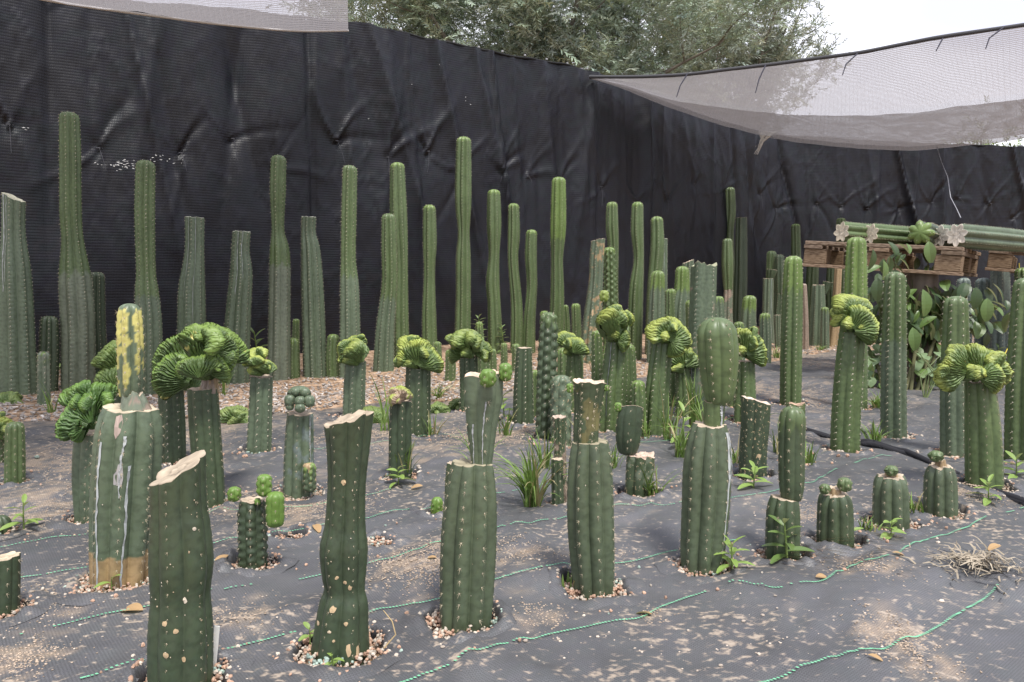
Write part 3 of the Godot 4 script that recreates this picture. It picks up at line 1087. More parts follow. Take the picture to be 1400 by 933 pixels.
func build_ground() -> void:
	var P := PackedVector3Array()
	for j in 2:
		for i in 2: P.append(Vector3(-120 + 240 * i, -0.12, -160 + 200 * j))
	var C := PackedColorArray([Color(0.5, 0.5, 0.4), Color(0.5, 0.5, 0.4), Color(0.5, 0.5, 0.4), Color(0.5, 0.5, 0.4)])
	structure("ground", grid(P, 2, 2, false, C, M["soil"]), "bare earth reaching away beyond the yard")
	# bare soil of the yard, seen along the fence and through the planting holes
	var nu := 270
	var nv := 190
	var V := PackedVector3Array()
	C = PackedColorArray()
	for j in nv:
		var z := lerpf(-12.2, -0.2, float(j) / (nv - 1))
		for i in nu:
			var x := lerpf(-7.0, 10.2, float(i) / (nu - 1))
			var e := on_mat(x, z)
			var h := ground_h(x, z)
			var b := nz2.get_noise_2d(x * 900.0, z * 900.0)
			h += lerpf(0.016 + 0.014 * b, -0.024, smooth(-0.02, 0.10, e))
			V.append(Vector3(x, h, z))
			var k := 0.85 + 0.3 * nz.get_noise_2d(x * 150.0, z * 150.0) + 0.25 * b
			C.append(Color(0.82 * k, 0.78 * k, 0.74 * k))
	structure("soil_bed", grid(V, nu, nv, false, C, M["soil"]), "strip of tan soil and mulch along the foot of the fence")

func build_mat() -> void:
	var cell := 0.024
	var x0 := -3.4
	var x1 := 4.9
	var z0 := -6.7
	var z1 := -0.75
	var nu := int((x1 - x0) / cell)
	var nv := int((z1 - z0) / cell)
	var V := PackedVector3Array()
	var C := PackedColorArray()
	var UV := PackedVector2Array()
	var UV2 := PackedVector2Array()
	var skip := PackedByteArray()
	V.resize(nu * nv); C.resize(nu * nv); UV.resize(nu * nv); UV2.resize(nu * nv); skip.resize(nu * nv)
	for q in [[1212, 868, 0.055], [1252, 905, 0.06], [1230, 890, 0.04], [565, 785, 0.10], [590, 770, 0.10], [735, 845, 0.05], [890, 843, 0.03], [400, 690, 0.16], [360, 700, 0.14], [60, 640, 0.3], [210, 605, 0.3], [440, 690, 0.12], [1085, 545, 0.3], [1110, 705, 0.08], [20, 905, 0.06], [255, 860, 0.05], [500, 600, 0.2], [720, 600, 0.15], [300, 545, 0.3], [40, 900, 0.05], [640, 600, 0.2], [1000, 530, 0.25], [1150, 500, 0.3], [810, 760, 0.06], [700, 760, 0.07], [1180, 780, 0.07], [1340, 680, 0.1], [330, 850, 0.06], [60, 825, 0.08], [90, 700, 0.15]]:
		var p := gp(q[0], q[1])
		pads.append([p.x, p.z, q[2] * 1.2])
	for j in nv:
		var z := z0 + (z1 - z0) * j / (nv - 1)
		var hs := holes.filter(func(q): return absf(q[1] - z) < 0.3)
		var ps := pads.filter(func(q): return absf(q[1] - z) < q[2] * 2.6)
		for i in nu:
			var x := x0 + (x1 - x0) * i / (nu - 1)
			var id := j * nu + i
			UV[id] = Vector2(x * 0.98 + z * 0.2, z)
			UV2[id] = Vector2(x, z)
			if absf(x) > -z * 0.78 + 0.35:
				V[id] = Vector3(x, 0, z)
				skip[id] = 1
				continue
			var wr := 1.0 - absf(nz.get_noise_2d(x * 130.0 + 30.0 * nz2.get_noise_2d(x * 80.0, z * 80.0), z * 90.0 + x * 50.0)) * 2.2
			var h := ground_h(x, z) + 0.018 * pow(maxf(wr, 0.0), 2.5) + 0.004 * nz2.get_noise_2d(x * 420.0, z * 420.0)
			V[id] = Vector3(x, h, z)
			var e := on_mat(x, z)
			if e < 0.0: skip[id] = 1
			var n1 := nz.get_noise_2d(x * 110.0 + 500.0, z * 160.0)
			var n2 := nz2.get_noise_2d(x * 700.0, z * 1100.0)
			var n3 := nz.get_noise_2d(x * 2600.0, z * 2600.0)
			var k := 1.0 + 0.35 * n1 + 0.25 * n2
			var col := Color(0.118 * k, 0.119 * k, 0.124 * k)
			var dust := 0.42 * n1 + 0.45 * n2 + 0.35 * n3 - 0.26 + 0.5 * smooth(0.6, 0.0, e) + 0.15 * smooth(1.5, 3.0, -z)
			for q in ps:
				var dx: float = x - q[0]
				var dz: float = (z - q[1]) * 0.8
				var r2: float = (dx * dx + dz * dz) / (q[2] * q[2])
				if r2 < 4.0: dust += (0.30 + 0.8 * n3 + 0.5 * n2) * exp(-r2 * 1.1)
			col = col.lerp(Color(0.36, 0.28, 0.205) * (1.0 + 0.25 * n3), 0.72 * smooth(0.04, 0.55, dust))
			col.a = 1.0
			C[id] = col
			for q in hs:
				var dx: float = x + cell * 0.5 - q[0]
				var dz: float = z + cell * 0.5 - q[1]
				if dx * dx + dz * dz < 0.09 and sqrt(dx * dx + dz * dz) < hole_r(q, atan2(dz, dx)) + 0.006:
					skip[id] = 1
					break
	var wm := structure("weed_mat", grid(V, nu, nv, false, C, M["weedmat"], UV, skip, UV2), "dusty dark grey woven weed mat spread over the yard floor")
	for q in holes:
		var c := Vector3(q[0], ground_h(q[0], q[1]), q[1])
		var n := 40
		var RV := PackedVector3Array()
		var RC := PackedColorArray()
		var RU := PackedVector2Array()
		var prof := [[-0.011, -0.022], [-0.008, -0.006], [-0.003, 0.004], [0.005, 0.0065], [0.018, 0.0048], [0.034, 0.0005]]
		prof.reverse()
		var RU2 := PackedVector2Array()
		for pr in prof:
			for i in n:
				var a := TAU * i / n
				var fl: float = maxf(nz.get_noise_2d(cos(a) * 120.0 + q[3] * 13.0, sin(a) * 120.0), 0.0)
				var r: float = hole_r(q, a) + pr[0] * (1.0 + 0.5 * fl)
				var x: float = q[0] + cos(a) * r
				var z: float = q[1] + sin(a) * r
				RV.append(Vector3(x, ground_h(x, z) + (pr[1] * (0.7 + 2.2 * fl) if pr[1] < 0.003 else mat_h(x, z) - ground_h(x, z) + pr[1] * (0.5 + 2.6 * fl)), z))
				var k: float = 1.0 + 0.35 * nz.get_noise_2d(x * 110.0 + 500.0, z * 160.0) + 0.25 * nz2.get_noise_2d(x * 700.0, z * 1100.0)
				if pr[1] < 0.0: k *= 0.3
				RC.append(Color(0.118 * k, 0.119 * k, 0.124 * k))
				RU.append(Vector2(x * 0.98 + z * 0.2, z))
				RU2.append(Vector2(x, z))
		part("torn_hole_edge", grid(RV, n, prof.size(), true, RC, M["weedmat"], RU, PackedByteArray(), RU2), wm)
	# green tracer threads woven into the mat
	var lines := [
		[[-40, 884], [0, 876], [118, 846], [200, 832], [290, 815], [350, 804], [603, 752], [680, 731], [775, 711], [841, 699], [931, 693], [1050, 679], [1112, 660], [1176, 637], [1220, 628]],
		[[110, 937], [205, 913], [290, 894], [350, 881], [427, 862], [509, 841], [598, 821], [675, 803], [769, 783], [864, 768], [925, 754], [1010, 742]],
		[[540, 940], [620, 912], [700, 887], [765, 867], [830, 852], [875, 846], [905, 832], [950, 816], [995, 807], [1050, 812], [1120, 805], [1160, 785], [1215, 771], [1243, 758], [1270, 741], [1312, 728], [1349, 710], [1400, 697], [1440, 688]],
		[[1035, 938], [1125, 915], [1185, 902], [1240, 882], [1300, 850], [1360, 811], [1420, 768]],
		[[-20, 803], [27, 795], [125, 777], [240, 760], [365, 738], [440, 727], [509, 714], [590, 700], [700, 672], [800, 655]],
		[[-10, 752], [64, 737], [121, 732], [300, 702], [394, 695], [442, 690], [560, 668]],
		[[870, 610], [905, 605], [936, 601], [990, 592]],
		[[425, 622], [508, 611], [560, 604], [628, 597], [700, 590]]]
	for ln in lines:
		var pts := []
		for q in ln: pts.append(gp(q[0], q[1]))
		var s := Soup.new()
		for i in pts.size() - 1:
			var a: Vector3 = pts[i]
			var b: Vector3 = pts[i + 1]
			var pa: Vector3 = pts[maxi(i - 1, 0)]
			var pb: Vector3 = pts[mini(i + 2, pts.size() - 1)]
			var n := maxi(int(a.distance_to(b) / 0.0062), 1)
			for k in n:
				if rng.randf() < 0.03 or nz2.get_noise_2d(a.x * 900.0 + k * 2.0, a.z * 300.0) > 0.42: continue
				var c := a.cubic_interpolate(b, pa, pb, (k + 0.5) / n)
				var e := a.cubic_interpolate(b, pa, pb, (k + 0.6) / n)
				var t := (e - c).normalized()
				var w := Vector3(-t.z, 0, t.x)
				c.y = mat_h(c.x, c.z) + 0.003
				var q0 := c - t * 0.0028 - w * 0.0021
				var q1 := c + t * 0.0010 - w * 0.0021
				var q2 := c + t * 0.0028 + w * 0.0021
				var q3 := c - t * 0.0010 + w * 0.0021
				var g := rng.randf_range(0.7, 1.15)
				s.quad(q0, q1, q2, q3, Color(g, g, g))
		part("tracer_thread", s.mesh(M["thread"]), wm, true)
	# rolled black seam between two widths of mat
	var s2 := Soup.new()
	var sp := []
	var sr := []
	var chain := [[1085, 588], [1120, 598], [1160, 606], [1200, 612], [1240, 622], [1280, 640], [1320, 658], [1370, 680], [1430, 702]]
	for i in chain.size() - 1:
		var a := gp(chain[i][0], chain[i][1])
		var b := gp(chain[i + 1][0], chain[i + 1][1])
		for k in 8:
			var c := a.lerp(b, k / 8.0)
			sp.append(c + Vector3(0, 0.010 + 0.008 * nz.get_noise_2d(c.x * 900.0, 3.0), 0.012 * nz2.get_noise_2d(c.x * 700.0, 9.0)))
			sr.append(0.010 + 0.007 * nz.get_noise_2d(c.x * 900.0, 50.0))
	tube(s2, sp, sr, Color(0.024, 0.024, 0.028), 9)
	var sp2 := []
	for i in sp.size():
		var c: Vector3 = sp[i]
		sp2.append(c + Vector3(0.0, -0.004 + 0.005 * nz2.get_noise_2d(c.x * 1100.0, 40.0), 0.016 + 0.008 * nz.get_noise_2d(c.x * 600.0, 90.0)))
		for k in 5:
			var a: Vector3 = sp2[i] + Vector3(rng.randf_range(-0.02, 0.02), 0.004, 0.0)
			var e := a + Vector3(rng.randf_range(-0.012, 0.012), rng.randf_range(-0.006, 0.010), rng.randf_range(0.012, 0.032))
			s2.tri(a, a + Vector3(0.0016, 0, 0), e, Color(0.06, 0.06, 0.065))
	tube(s2, sp2, sr, Color(0.030, 0.030, 0.034), 8)
	part("rolled_seam", s2.mesh(M["matte"]), wm)

func hole_r(q: Array, a: float) -> float:
	var sq := 1.0 / maxf(absf(cos(a + q[3] * 0.1)), absf(sin(a + q[3] * 0.1)))     # between round and square
	return q[2] * (0.62 + 0.30 * sq + 0.22 * nz.get_noise_2d(cos(a) * 80.0 + q[3] * 17.0, sin(a) * 80.0))
func mat_h(x: float, z: float) -> float:
	var wr := 1.0 - absf(nz.get_noise_2d(x * 130.0 + 30.0 * nz2.get_noise_2d(x * 80.0, z * 80.0), z * 90.0 + x * 50.0)) * 2.2
	return ground_h(x, z) + 0.018 * pow(maxf(wr, 0.0), 2.5) + 0.004 * nz2.get_noise_2d(x * 420.0, z * 420.0)

func build_gravel() -> void:
	var v := [Soup.new()]
	for s in v:
		var base := SphereMesh.new()
		base.radius = 1.0
		base.height = 2.0
		base.radial_segments = 6
		base.rings = 3
		var arr := base.get_mesh_arrays()
		var pv: PackedVector3Array = arr[Mesh.ARRAY_VERTEX]
		var ix: PackedInt32Array = arr[Mesh.ARRAY_INDEX]
		for i in range(0, ix.size(), 3):
			var t := []
			for k in 3:
				var p := pv[ix[i + k]]
				t.append(p * (1.0 + 0.55 * nz.get_noise_3d(p.x * 70.0, p.y * 70.0, p.z * 70.0)) * Vector3(1, 0.75, 0.85))
			s.tri(t[0], t[1], t[2], Color.WHITE)
	var stone: Mesh = v[0].mesh(M["stone"])
	var xf := []
	var cols := []
	for q in holes:
		var d: float = -q[1]
		var n := int(clampf(q[2] * q[2] * 9.0e4 * (1.0 if d < 2.2 else 0.45), 30, 700))
		for i in n:
			var a := rng.randf() * TAU
			var r: float = (hole_r(q, a) + 0.004) * sqrt(rng.randf())
			if rng.randf() < 0.04: r += rng.randf() * 0.08
			var x: float = q[0] + cos(a) * r
			var z: float = q[1] + sin(a) * r
			var sz := rng.randf_range(0.0022, 0.0052) * (1.0 if d < 2.2 else 1.6)
			var y := ground_h(x, z) - 0.010 + rng.randf() * 0.012
			if r > hole_r(q, a): y = mat_h(x, z) + sz * 0.5
			xf.append(Transform3D(Basis.from_euler(Vector3(rng.randf() * 6, rng.randf() * 6, rng.randf() * 6)).scaled(Vector3.ONE * sz), Vector3(x, y, z)))
			var k := rng.randf_range(0.6, 1.15)
			var c := Color(0.47, 0.30, 0.21) if rng.randf() < 0.55 else Color(0.52, 0.45, 0.37)
			if nz.get_noise_2d(x * 1200.0, z * 1200.0) > 0.32 and rng.randf() < 0.7: c = Color(0.34, 0.43, 0.37)
			cols.append(Color(c.r * k, c.g * k, c.b * k))
	var g := many("gravel", stone, xf, cols, self)
	g.set_meta("label", "pinkish gravel filling the planting holes around the cactus stems")
	g.set_meta("category", "gravel")
	# crumbs of soil, grit and stones scattered over the mat
	xf = []
	cols = []
	for i in 2200:
		var p := gp(rng.randf_range(-20, 1420), lerpf(935, 560, pow(rng.randf(), 0.8)))
		var cl := nz.get_noise_2d(p.x * 170.0 + 900.0, p.z * 170.0) + 0.4 * nz2.get_noise_2d(p.x * 600.0, p.z * 600.0)
		if cl < 0.12 + 0.12 * rng.randfn(): continue
		if on_mat(p.x, p.z) < 0.02: continue
		var sz := absf(rng.randfn()) * 0.0011 + 0.0008
		if rng.randf() < 0.012: sz = rng.randf_range(0.003, 0.0055)
		xf.append(Transform3D(Basis.from_euler(Vector3(rng.randf() * 6, rng.randf() * 6, rng.randf() * 6)).scaled(Vector3(sz * 1.3, sz * 0.8, sz)), Vector3(p.x, mat_h(p.x, p.z) + sz * 0.4, p.z)))
		var k := rng.randf_range(0.55, 1.1)
		cols.append(Color(0.58 * k, 0.49 * k, 0.40 * k))
	for q in pads:
		for i in int(clampf(q[2] * q[2] * 60000.0, 60, 900)):
			var x: float = q[0] + rng.randfn() * q[2] * 0.5
			var z: float = q[1] + rng.randfn() * q[2] * 0.5
			if on_mat(x, z) < 0.02: continue
			var sz := rng.randf_range(0.0007, 0.0019) * (1.0 if z > -2.0 else 1.5)
			xf.append(Transform3D(Basis.from_euler(Vector3(rng.randf() * 6, rng.randf() * 6, rng.randf() * 6)).scaled(Vector3(sz * 1.4, sz * 0.6, sz * 1.2)), Vector3(x, mat_h(x, z) + sz * 0.3, z)))
			var k := rng.randf_range(0.5, 1.05)
			cols.append(Color(0.46 * k, 0.36 * k, 0.27 * k))
	var gr := many("grit", stone, xf, cols, self)
	gr.set_meta("label", "tan grit and small stones scattered over the weed mat")
	gr.set_meta("category", "grit")
	# wood chip mulch on the soil strip
	var ch := Soup.new()
	ch.box(Transform3D(), Vector3(1.0, 0.25, 0.45), Color.WHITE)
	xf = []
	cols = []
	for i in 16000:
		var x := rng.randf_range(-4.5, 5.0)
		var z := -edge_depth(x) - absf(rng.randfn()) * 0.7 + 0.08
		if x < 0.3 or rng.randf() < 0.3:
			var sz := rng.randf_range(0.006, 0.024)
			xf.append(Transform3D(Basis.from_euler(Vector3(rng.randf_range(-0.5, 0.5), rng.randf() * 6, rng.randf_range(-0.5, 0.5))).scaled(Vector3(sz, sz * rng.randf_range(0.5, 1.4), sz * rng.randf_range(0.5, 1.2))), Vector3(x, ground_h(x, z) + 0.018 + rng.randf() * 0.006, z)))
			var k := rng.randf_range(0.5, 1.15)
			cols.append(Color(0.36 * k, 0.325 * k, 0.29 * k) if rng.randf() < 0.7 else Color(0.54 * k, 0.49 * k, 0.44 * k))
	var mu := many("mulch", ch.mesh(M["matte"]), xf, cols, self)
	mu.set_meta("label", "pale wood-chip mulch on the soil strip before the fence")
	mu.set_meta("category", "mulch")

# ---------- pallets and what lies on them ----------
func board(called: String, par: Node, c: Vector3, size: Vector3, col: Color) -> void:
	var s := Soup.new()
	s.box(Transform3D(), size, col)
	var o := part(called, s.mesh(M["wood"]), par)
	o.position = c

func pallet(label: String, A: Vector3, B: Vector3, deep: float, group: String) -> Node3D:
	var root := thing("pallet", label, "pallet", A, group)
	var w := A.distance_to(B)
	var bx := (B - A).normalized()
	var bz := bx.cross(Vector3.UP).normalized()
	root.basis = Basis(bx, bz.cross(bx), bz)
	var cw := [Color(0.36, 0.30, 0.25), Color(0.31, 0.26, 0.22), Color(0.40, 0.32, 0.25), Color(0.27, 0.22, 0.18)]
	for i in 7:
		var z := -0.05 - (deep - 0.1) * i / 6.0
		board("deck_board", root, Vector3(w / 2, -0.012 + rng.randf_range(-0.002, 0.002), z), Vector3(w + rng.randf_range(-0.02, 0.02), 0.022, 0.10), cw[i % 4])
	for i in 3:
		board("stringer_board", root, Vector3(0.06 + (w - 0.12) * i / 2.0, -0.036, -deep / 2), Vector3(0.11, 0.022, deep), cw[(i + 1) % 4])
		for j in 3:
			board("block", root, Vector3(0.075 + (w - 0.15) * i / 2.0, -0.094, -0.07 - (deep - 0.14) * j / 2.0), Vector3(0.135, 0.092, 0.12), Color(0.27, 0.205, 0.145) if (i + j) % 2 else Color(0.33, 0.26, 0.19))
		board("bottom_board", root, Vector3(w / 2, -0.151, -0.06 - (deep - 0.12) * i / 2.0), Vector3(w, 0.02, 0.10), cw[(i + 2) % 4])
	return root

func stump(label: String, p: Vector3, top_y: float, r: float) -> void:
	var root := thing("wooden_stump", label, "stump", Vector3(p.x, ground_h(p.x, p.z), p.z), "stumps holding up the pallets")
	var V := PackedVector3Array()
	var C := PackedColorArray()
	var nu := 28
	var hs := [-0.08, 0.0, 0.06, 0.14, 0.25, 0.38, 0.5, 0.6, 0.7, 0.8, 0.9, 1.0]
	var H := top_y - root.position.y
	for h in hs:
		for i in nu:
			var a := TAU * i / nu
			var k: float = 1.0 + 0.22 * exp(-h * 9.0) + 0.12 * nz.get_noise_3d(cos(a) * 90.0, h * 90.0, sin(a) * 90.0 + p.x * 50.0)
			V.append(Vector3(cos(a) * r * k, H * h, sin(a) * r * k))
			var g: float = 1.0 + 0.5 * nz.get_noise_3d(cos(a) * 300.0, h * 200.0, sin(a) * 300.0)
			C.append(Color(0.155 * g, 0.125 * g, 0.10 * g))
	part("bark", grid(V, nu, hs.size(), true, C, M["barkm"]), root)
	var s := Soup.new()
	for i in nu:
		var a := V[V.size() - nu + i]
		var b := V[V.size() - nu + (i + 1) % nu]
		s.tri(Vector3(0, H, 0), a, b, Color(0.4, 0.3, 0.2))
	part("sawn_top", s.mesh(M["matte"]), root)

func log_cactus(label: String, a: Vector3, b: Vector3, r: float, o: Dictionary) -> void:
	var root := thing("cut_cactus_log", label, "cactus log", a, "cut cactus logs on the pallet")
	var q := {"world": true, "n": 7, "dp": 0.34, "pw": 1.3, "tub": 0.015, "tone": "mid", "seed": int(a.x * 100), "dish": 0.03, "flesh": Color(0.62, 0.55, 0.42), "rag": 0.03, "hole": false}
	q.merge(o, true)
	var e := b - a
	stem(root, a.z * -1.0, [[e, r * 0.92], [e * 0.6, r], [e * 0.3, r], [Vector3.ZERO, r]], q)

func build_pallets() -> void:
	var A := at(1099, 329, 4.62)
	var B := at(1320, 338, 4.10)
	var pl := pallet("weathered wooden pallet carrying cut cactus logs beside the leafy shrub", A, B, 1.0, "pallets")
	var yt := A.y
	stump("brown trunk-like stump under the pallet with heart-leaved vine at its foot", at(1257, 525, 4.33), at(1257, 371, 4.33).y - 0.004, 0.075)
	stump("rear stump under the log-laden pallet, mostly hidden by leaves", at(1225, 500, 4.95), A.y - 0.17, 0.08)
	var A2 := at(1352, 336, 4.85)
	var B2 := at(1585, 350, 4.35)
	pallet("dark wooden pallet at the right edge under the yellow rope", A2, B2, 1.0, "pallets")
	stump("stump under the pallet with the yellow rope", at(1470, 500, 4.75), A2.y - 0.19, 0.08)
	# logs lie on the deck: their heights follow the deck plane
	var up: Vector3 = pl.basis.y
	var ins := func(p: Vector3, r: float) -> Vector3:
		var l: Vector3 = pl.transform.affine_inverse() * p
		l.y = r * 0.97
		return pl.transform * l
	var dirv := Vector3(0.93, 0, -0.36)
	var logs := [["cut cactus log with a pale star face, first at the pallet's end", 1151, 4.52, 0.064, 0.80, {"tone": "mid"}], ["cut cactus log with a pale star face, second along the pallet", 1191, 4.50, 0.064, 0.56, {"tone": "mid", "ph": 0.3}],
		["cut cactus log with wide cream star face beside the crown-ended cactus", 1286, 4.36, 0.068, 0.62, {"tone": "grey", "flesh": Color(0.66, 0.60, 0.50), "ph": 0.1}], ["thick pale cactus log at the pallet corner with star face", 1309, 4.20, 0.070, 0.60, {"tone": "grey", "flesh": Color(0.66, 0.60, 0.50), "ph": 0.45}]]
	for q in logs:
		var p: Vector3 = ins.call(at(q[1], 316, q[2]), q[3])
		var e: Vector3 = ins.call(p + dirv * q[4], q[3])
		q[5]["tip"] = false
		log_cactus(q[0], p, e, q[3], q[5])
	var hp: Vector3 = ins.call(at(1259, 310, 4.24), 0.076)
	var he: Vector3 = ins.call(hp + Vector3(0.42, 0, -0.55), 0.07)
	var hc := thing("cut_cactus_log", "ribbed cactus lying on the pallet with its rounded tip facing out", "cactus log", hp, "cut cactus logs on the pallet")
	stem(hc, 4.2, [[he - hp, 0.068], [(he - hp) * 0.5, 0.074], [Vector3.ZERO, 0.074]], {"world": true, "n": 7, "dp": 0.3, "pw": 1.5, "tub": 0.02, "tone": "deep", "top": "fresh", "fresh": 0.06, "hc": 0.8, "seed": 44})
	var rp: Vector3 = at(1392, 331, 4.6)
	var pl2: Node3D = get_node("pallet_001")
	var lr: Vector3 = pl2.transform.affine_inverse() * rp
	lr.y = 0.0
	rp = pl2.transform * lr
	var rope := thing("rope_coil", "coil of yellow rope lying on the pallet at the right edge", "rope", rp)
	var s := Soup.new()
	for k in 9:
		var pts := []
		var rad := []
		for i in 25:
			var a := TAU * i / 24.0
			var rr := 0.085 + 0.018 * sin(a * 3.0 + k * 1.7) + 0.006 * (k % 3)
			pts.append(Vector3(cos(a) * rr * 1.3, 0.007 + 0.0065 * k + 0.008 * sin(a * 2.0 + k), sin(a) * rr))
			rad.append(0.0055)
		tube(s, pts, rad, Color(1, 1, 1), 6)
	part("strands", s.mesh(M["rope"]), rope)
	var st := thing("yellow_string", "thin yellow string running down from the rope to the stacked timbers", "string", at(1397, 440, 4.5))
	s = Soup.new()
	tube(s, [Vector3(0.0, 0.36, -0.05), Vector3.ZERO, at(1380, 472, 4.35) - st.position, at(1362, 512, 4.25) - st.position], [0.003, 0.003, 0.003, 0.003], Color(1, 1, 1), 5)
	part("strand", s.mesh(M["rope"]), st)
	for q in [["tan sawn timber lying on top behind the twin-fan crested cactus", 527, 4.40, Color(0.46, 0.33, 0.21), 0.085, 0.046], ["dark timber lying under the tan one behind the twin-fan crested cactus", 541, 4.40, Color(0.25, 0.19, 0.14), 0.11, 0.05]]:
		var c := at(1330, 541, q[2])
		c.y = ground_h(c.x, c.z) + (0.027 if q[5] > 0.047 else 0.077)
		var tb := thing("timber", q[0], "timber", c, "timbers stacked by the pallet")
		s = Soup.new()
		s.box(Transform3D(Basis(Vector3.UP, -0.12), Vector3(0.45, 0, 0)), Vector3(0.95, q[5], q[4]), q[3])
		part("beam", s.mesh(M["wood"]), tb)

# ---------- everything that grows ----------
func build_cacti() -> void:
	var r: Array
	var tall := {"tone": "grey", "top": "fresh", "fresh": 0.05, "dp": 0.31, "pw": 1.5, "tub": 0.022, "group": "tall cacti along the fence"}
	var T := func(label: String, pts: Array, o := {}) -> Array:
		var q := tall.duplicate()
		q.merge(o, true)
		q["n"] = 6 + int(pts[0][0]) % 3 if not o.has("n") else o.n
		for i in range(1, pts.size() - 1):
			pts[i][0] += rng.randf_range(-1.6, 1.6)
			pts[i][2] *= rng.randf_range(0.96, 1.05)
		return cactus(label, pts, q)
	# --- back row along the fence, left to right ---
	T.call("tall cut cactus with white sap streak at the far left edge", [[25, 546, 47], [23, 450, 41], [21, 375, 37], [19, 320, 28], [18, 270, 28]], {"tip": false, "tilt": -0.4, "tone": "grey", "fresh": -1.0, "drips": [[118, 1.0, 0.55, 5], [105, 1.0, 0.6, 3]], "flesh": Color(0.5, 0.48, 0.36)})
	T.call("tallest cactus of the left side, pale dusty lower half below a narrow waist", [[106, 538, 42], [105, 450, 41], [102, 385, 40], [98, 330, 28], [96, 290, 27], [95, 200, 25], [94, 153, 24]], {"tone": "dust", "top": "mid", "fresh": 0.86})
	T.call("short dark green cactus tucked behind the tallest left cactus", [[137, 528, 23], [134, 450, 22], [132, 372, 20]], {"tone": "dark", "top": "deep", "fresh": 0.05})
	T.call("short dark cactus between the sap-streaked cactus and the tallest left one", [[64, 540, 26], [66, 480, 25], [67, 432, 22]], {"tone": "dark", "top": "deep", "fresh": 0.05})
	T.call("stubby white-scarred cactus in front of the short dark one", [[60, 560, 18], [60, 520, 17], [59, 481, 16]], {"tone": "grey", "mottle": "dust", "mott_at": 0.05})
	T.call("tall cactus standing right behind the yellow variegated scion", [[203, 545, 34], [202, 450, 33], [201, 400, 30], [200, 370, 25], [199, 290, 26], [199, 219, 24]], {"tone": "grey", "top": "mid", "fresh": 0.70})
	T.call("cut tall cactus with white sap lines rising behind the largest crest", [[258, 535, 38], [260, 450, 36], [262, 395, 34], [266, 345, 24], [266, 298, 25]], {"tip": false, "fresh": -1.0, "drips": [[60, 1.0, 0.35, 4], [120, 1.0, 0.5, 3]], "flesh": Color(0.5, 0.5, 0.4)})
	T.call("cut tall cactus with white sap lines just right of the largest crest", [[320, 530, 40], [326, 430, 34], [329, 375, 30], [330, 345, 23], [330, 317, 23]], {"tip": false, "fresh": -1.0, "drips": [[95, 1.0, 0.6, 4], [60, 1.0, 0.7, 4]], "flesh": Color(0.5, 0.5, 0.4)})
	T.call("tall waisted cactus standing behind the knobby-topped grey stock", [[381, 525, 33], [383, 440, 31], [383, 350, 28], [381, 314, 17], [381, 260, 21], [381, 212, 20]], {"tone": "dust", "top": "mid", "fresh": 0.66})
	T.call("cut tall cactus with flat top between two waisted tall ones", [[431, 520, 33], [428, 410, 31], [425, 345, 27], [423, 320, 20], [422, 297, 20]], {"tip": false, "fresh": -1.0, "flesh": Color(0.55, 0.55, 0.45)})
	T.call("tall waisted cactus rising behind the double-lobed small crest", [[478, 522, 30], [477, 440, 28], [477, 390, 25], [477, 352, 20], [478, 290, 22], [478, 226, 20]], {"tone": "grey", "top": "mid", "fresh": 0.66})
	T.call("cactus standing in front of a taller one, their stems touching", [[524, 512, 31], [527, 450, 27], [531, 390, 22], [531, 340, 21], [531, 292, 19]], {"top": "mid", "fresh": 0.55})
	T.call("taller of two touching cacti near the fence with slight waist", [[549, 506, 24], [548, 430, 21], [548, 365, 18], [545, 300, 23], [543, 222, 19]], {"top": "fresh", "tone": "mid", "fresh": 0.05})
	T.call("slim cactus behind the ball-shaped crest, alone before the black cloth", [[588, 495, 22], [588, 430, 19], [588, 375, 16], [587, 330, 19], [587, 280, 17]], {"tone": "mid"})
	T.call("tallest cactus at the middle of the fence with a narrow waist", [[632, 490, 24], [634, 410, 21], [634, 355, 21], [634, 318, 16], [634, 270, 22], [634, 187, 20]], {"tone": "mid"})
	T.call("slim cactus right of the tallest middle cactus", [[678, 488, 22], [675, 420, 18], [674, 385, 18], [674, 350, 15], [675, 305, 19], [675, 259, 17]], {"tone": "mid"})
	T.call("slim cactus with a tan scarred edge, between two slim neighbours", [[706, 486, 19], [705, 420, 16], [702, 358, 15], [702, 320, 17], [702, 278, 15]], {"tone": "mid", "scars": 6, "patches": [[160, 0.72, 5, 40]]})
	T.call("shortest of the three slim cacti beside the bumpy cactus", [[723, 486, 19], [725, 440, 17], [727, 392, 14], [727, 350, 17], [727, 314, 15]], {"tone": "mid"})
	T.call("tall light green cactus right behind the bumpy cactus", [[760, 484, 22], [761, 400, 19], [763, 355, 16], [764, 310, 21], [764, 242, 19]], {"tone": "mid", "top": "fresh", "fresh": 0.5})
	T.call("tiny cactus at the foot of the tall light green one", [[773, 482, 12], [772, 445, 12], [772, 417, 10]], {"tone": "mid"})
	T.call("cut cactus with torn corky brown base behind the large upright crest", [[806, 500, 32], [809, 440, 26], [814, 385, 20], [817, 355, 19], [818, 328, 19]], {"tip": false, "tilt": 0.25, "fresh": -1.0, "mottle": "cork", "mott_at": 0.32, "scars": 20, "patches": [[80, 0.25, 22, 60], [100, 0.45, 12, 30], [70, 0.1, 20, 40]]})
	T.call("bumpy knobbed cactus column behind the large upright crest", [[836, 495, 26], [835, 420, 22], [833, 370, 18], [833, 338, 17]], {"tone": "mid", "tub": 0.09, "tw": 0.4, "sp": 0.045})
	T.call("slim cactus rising behind the bumpy column and the cut one", [[839, 488, 20], [838, 400, 18], [838, 345, 15], [837, 310, 17], [837, 276, 15]], {"tone": "mid"})
	T.call("slim waisted cactus standing clear before the fence, right of centre", [[867, 495, 22], [869, 400, 20], [873, 355, 14], [872, 315, 18], [872, 276, 16]], {"tone": "mid"})
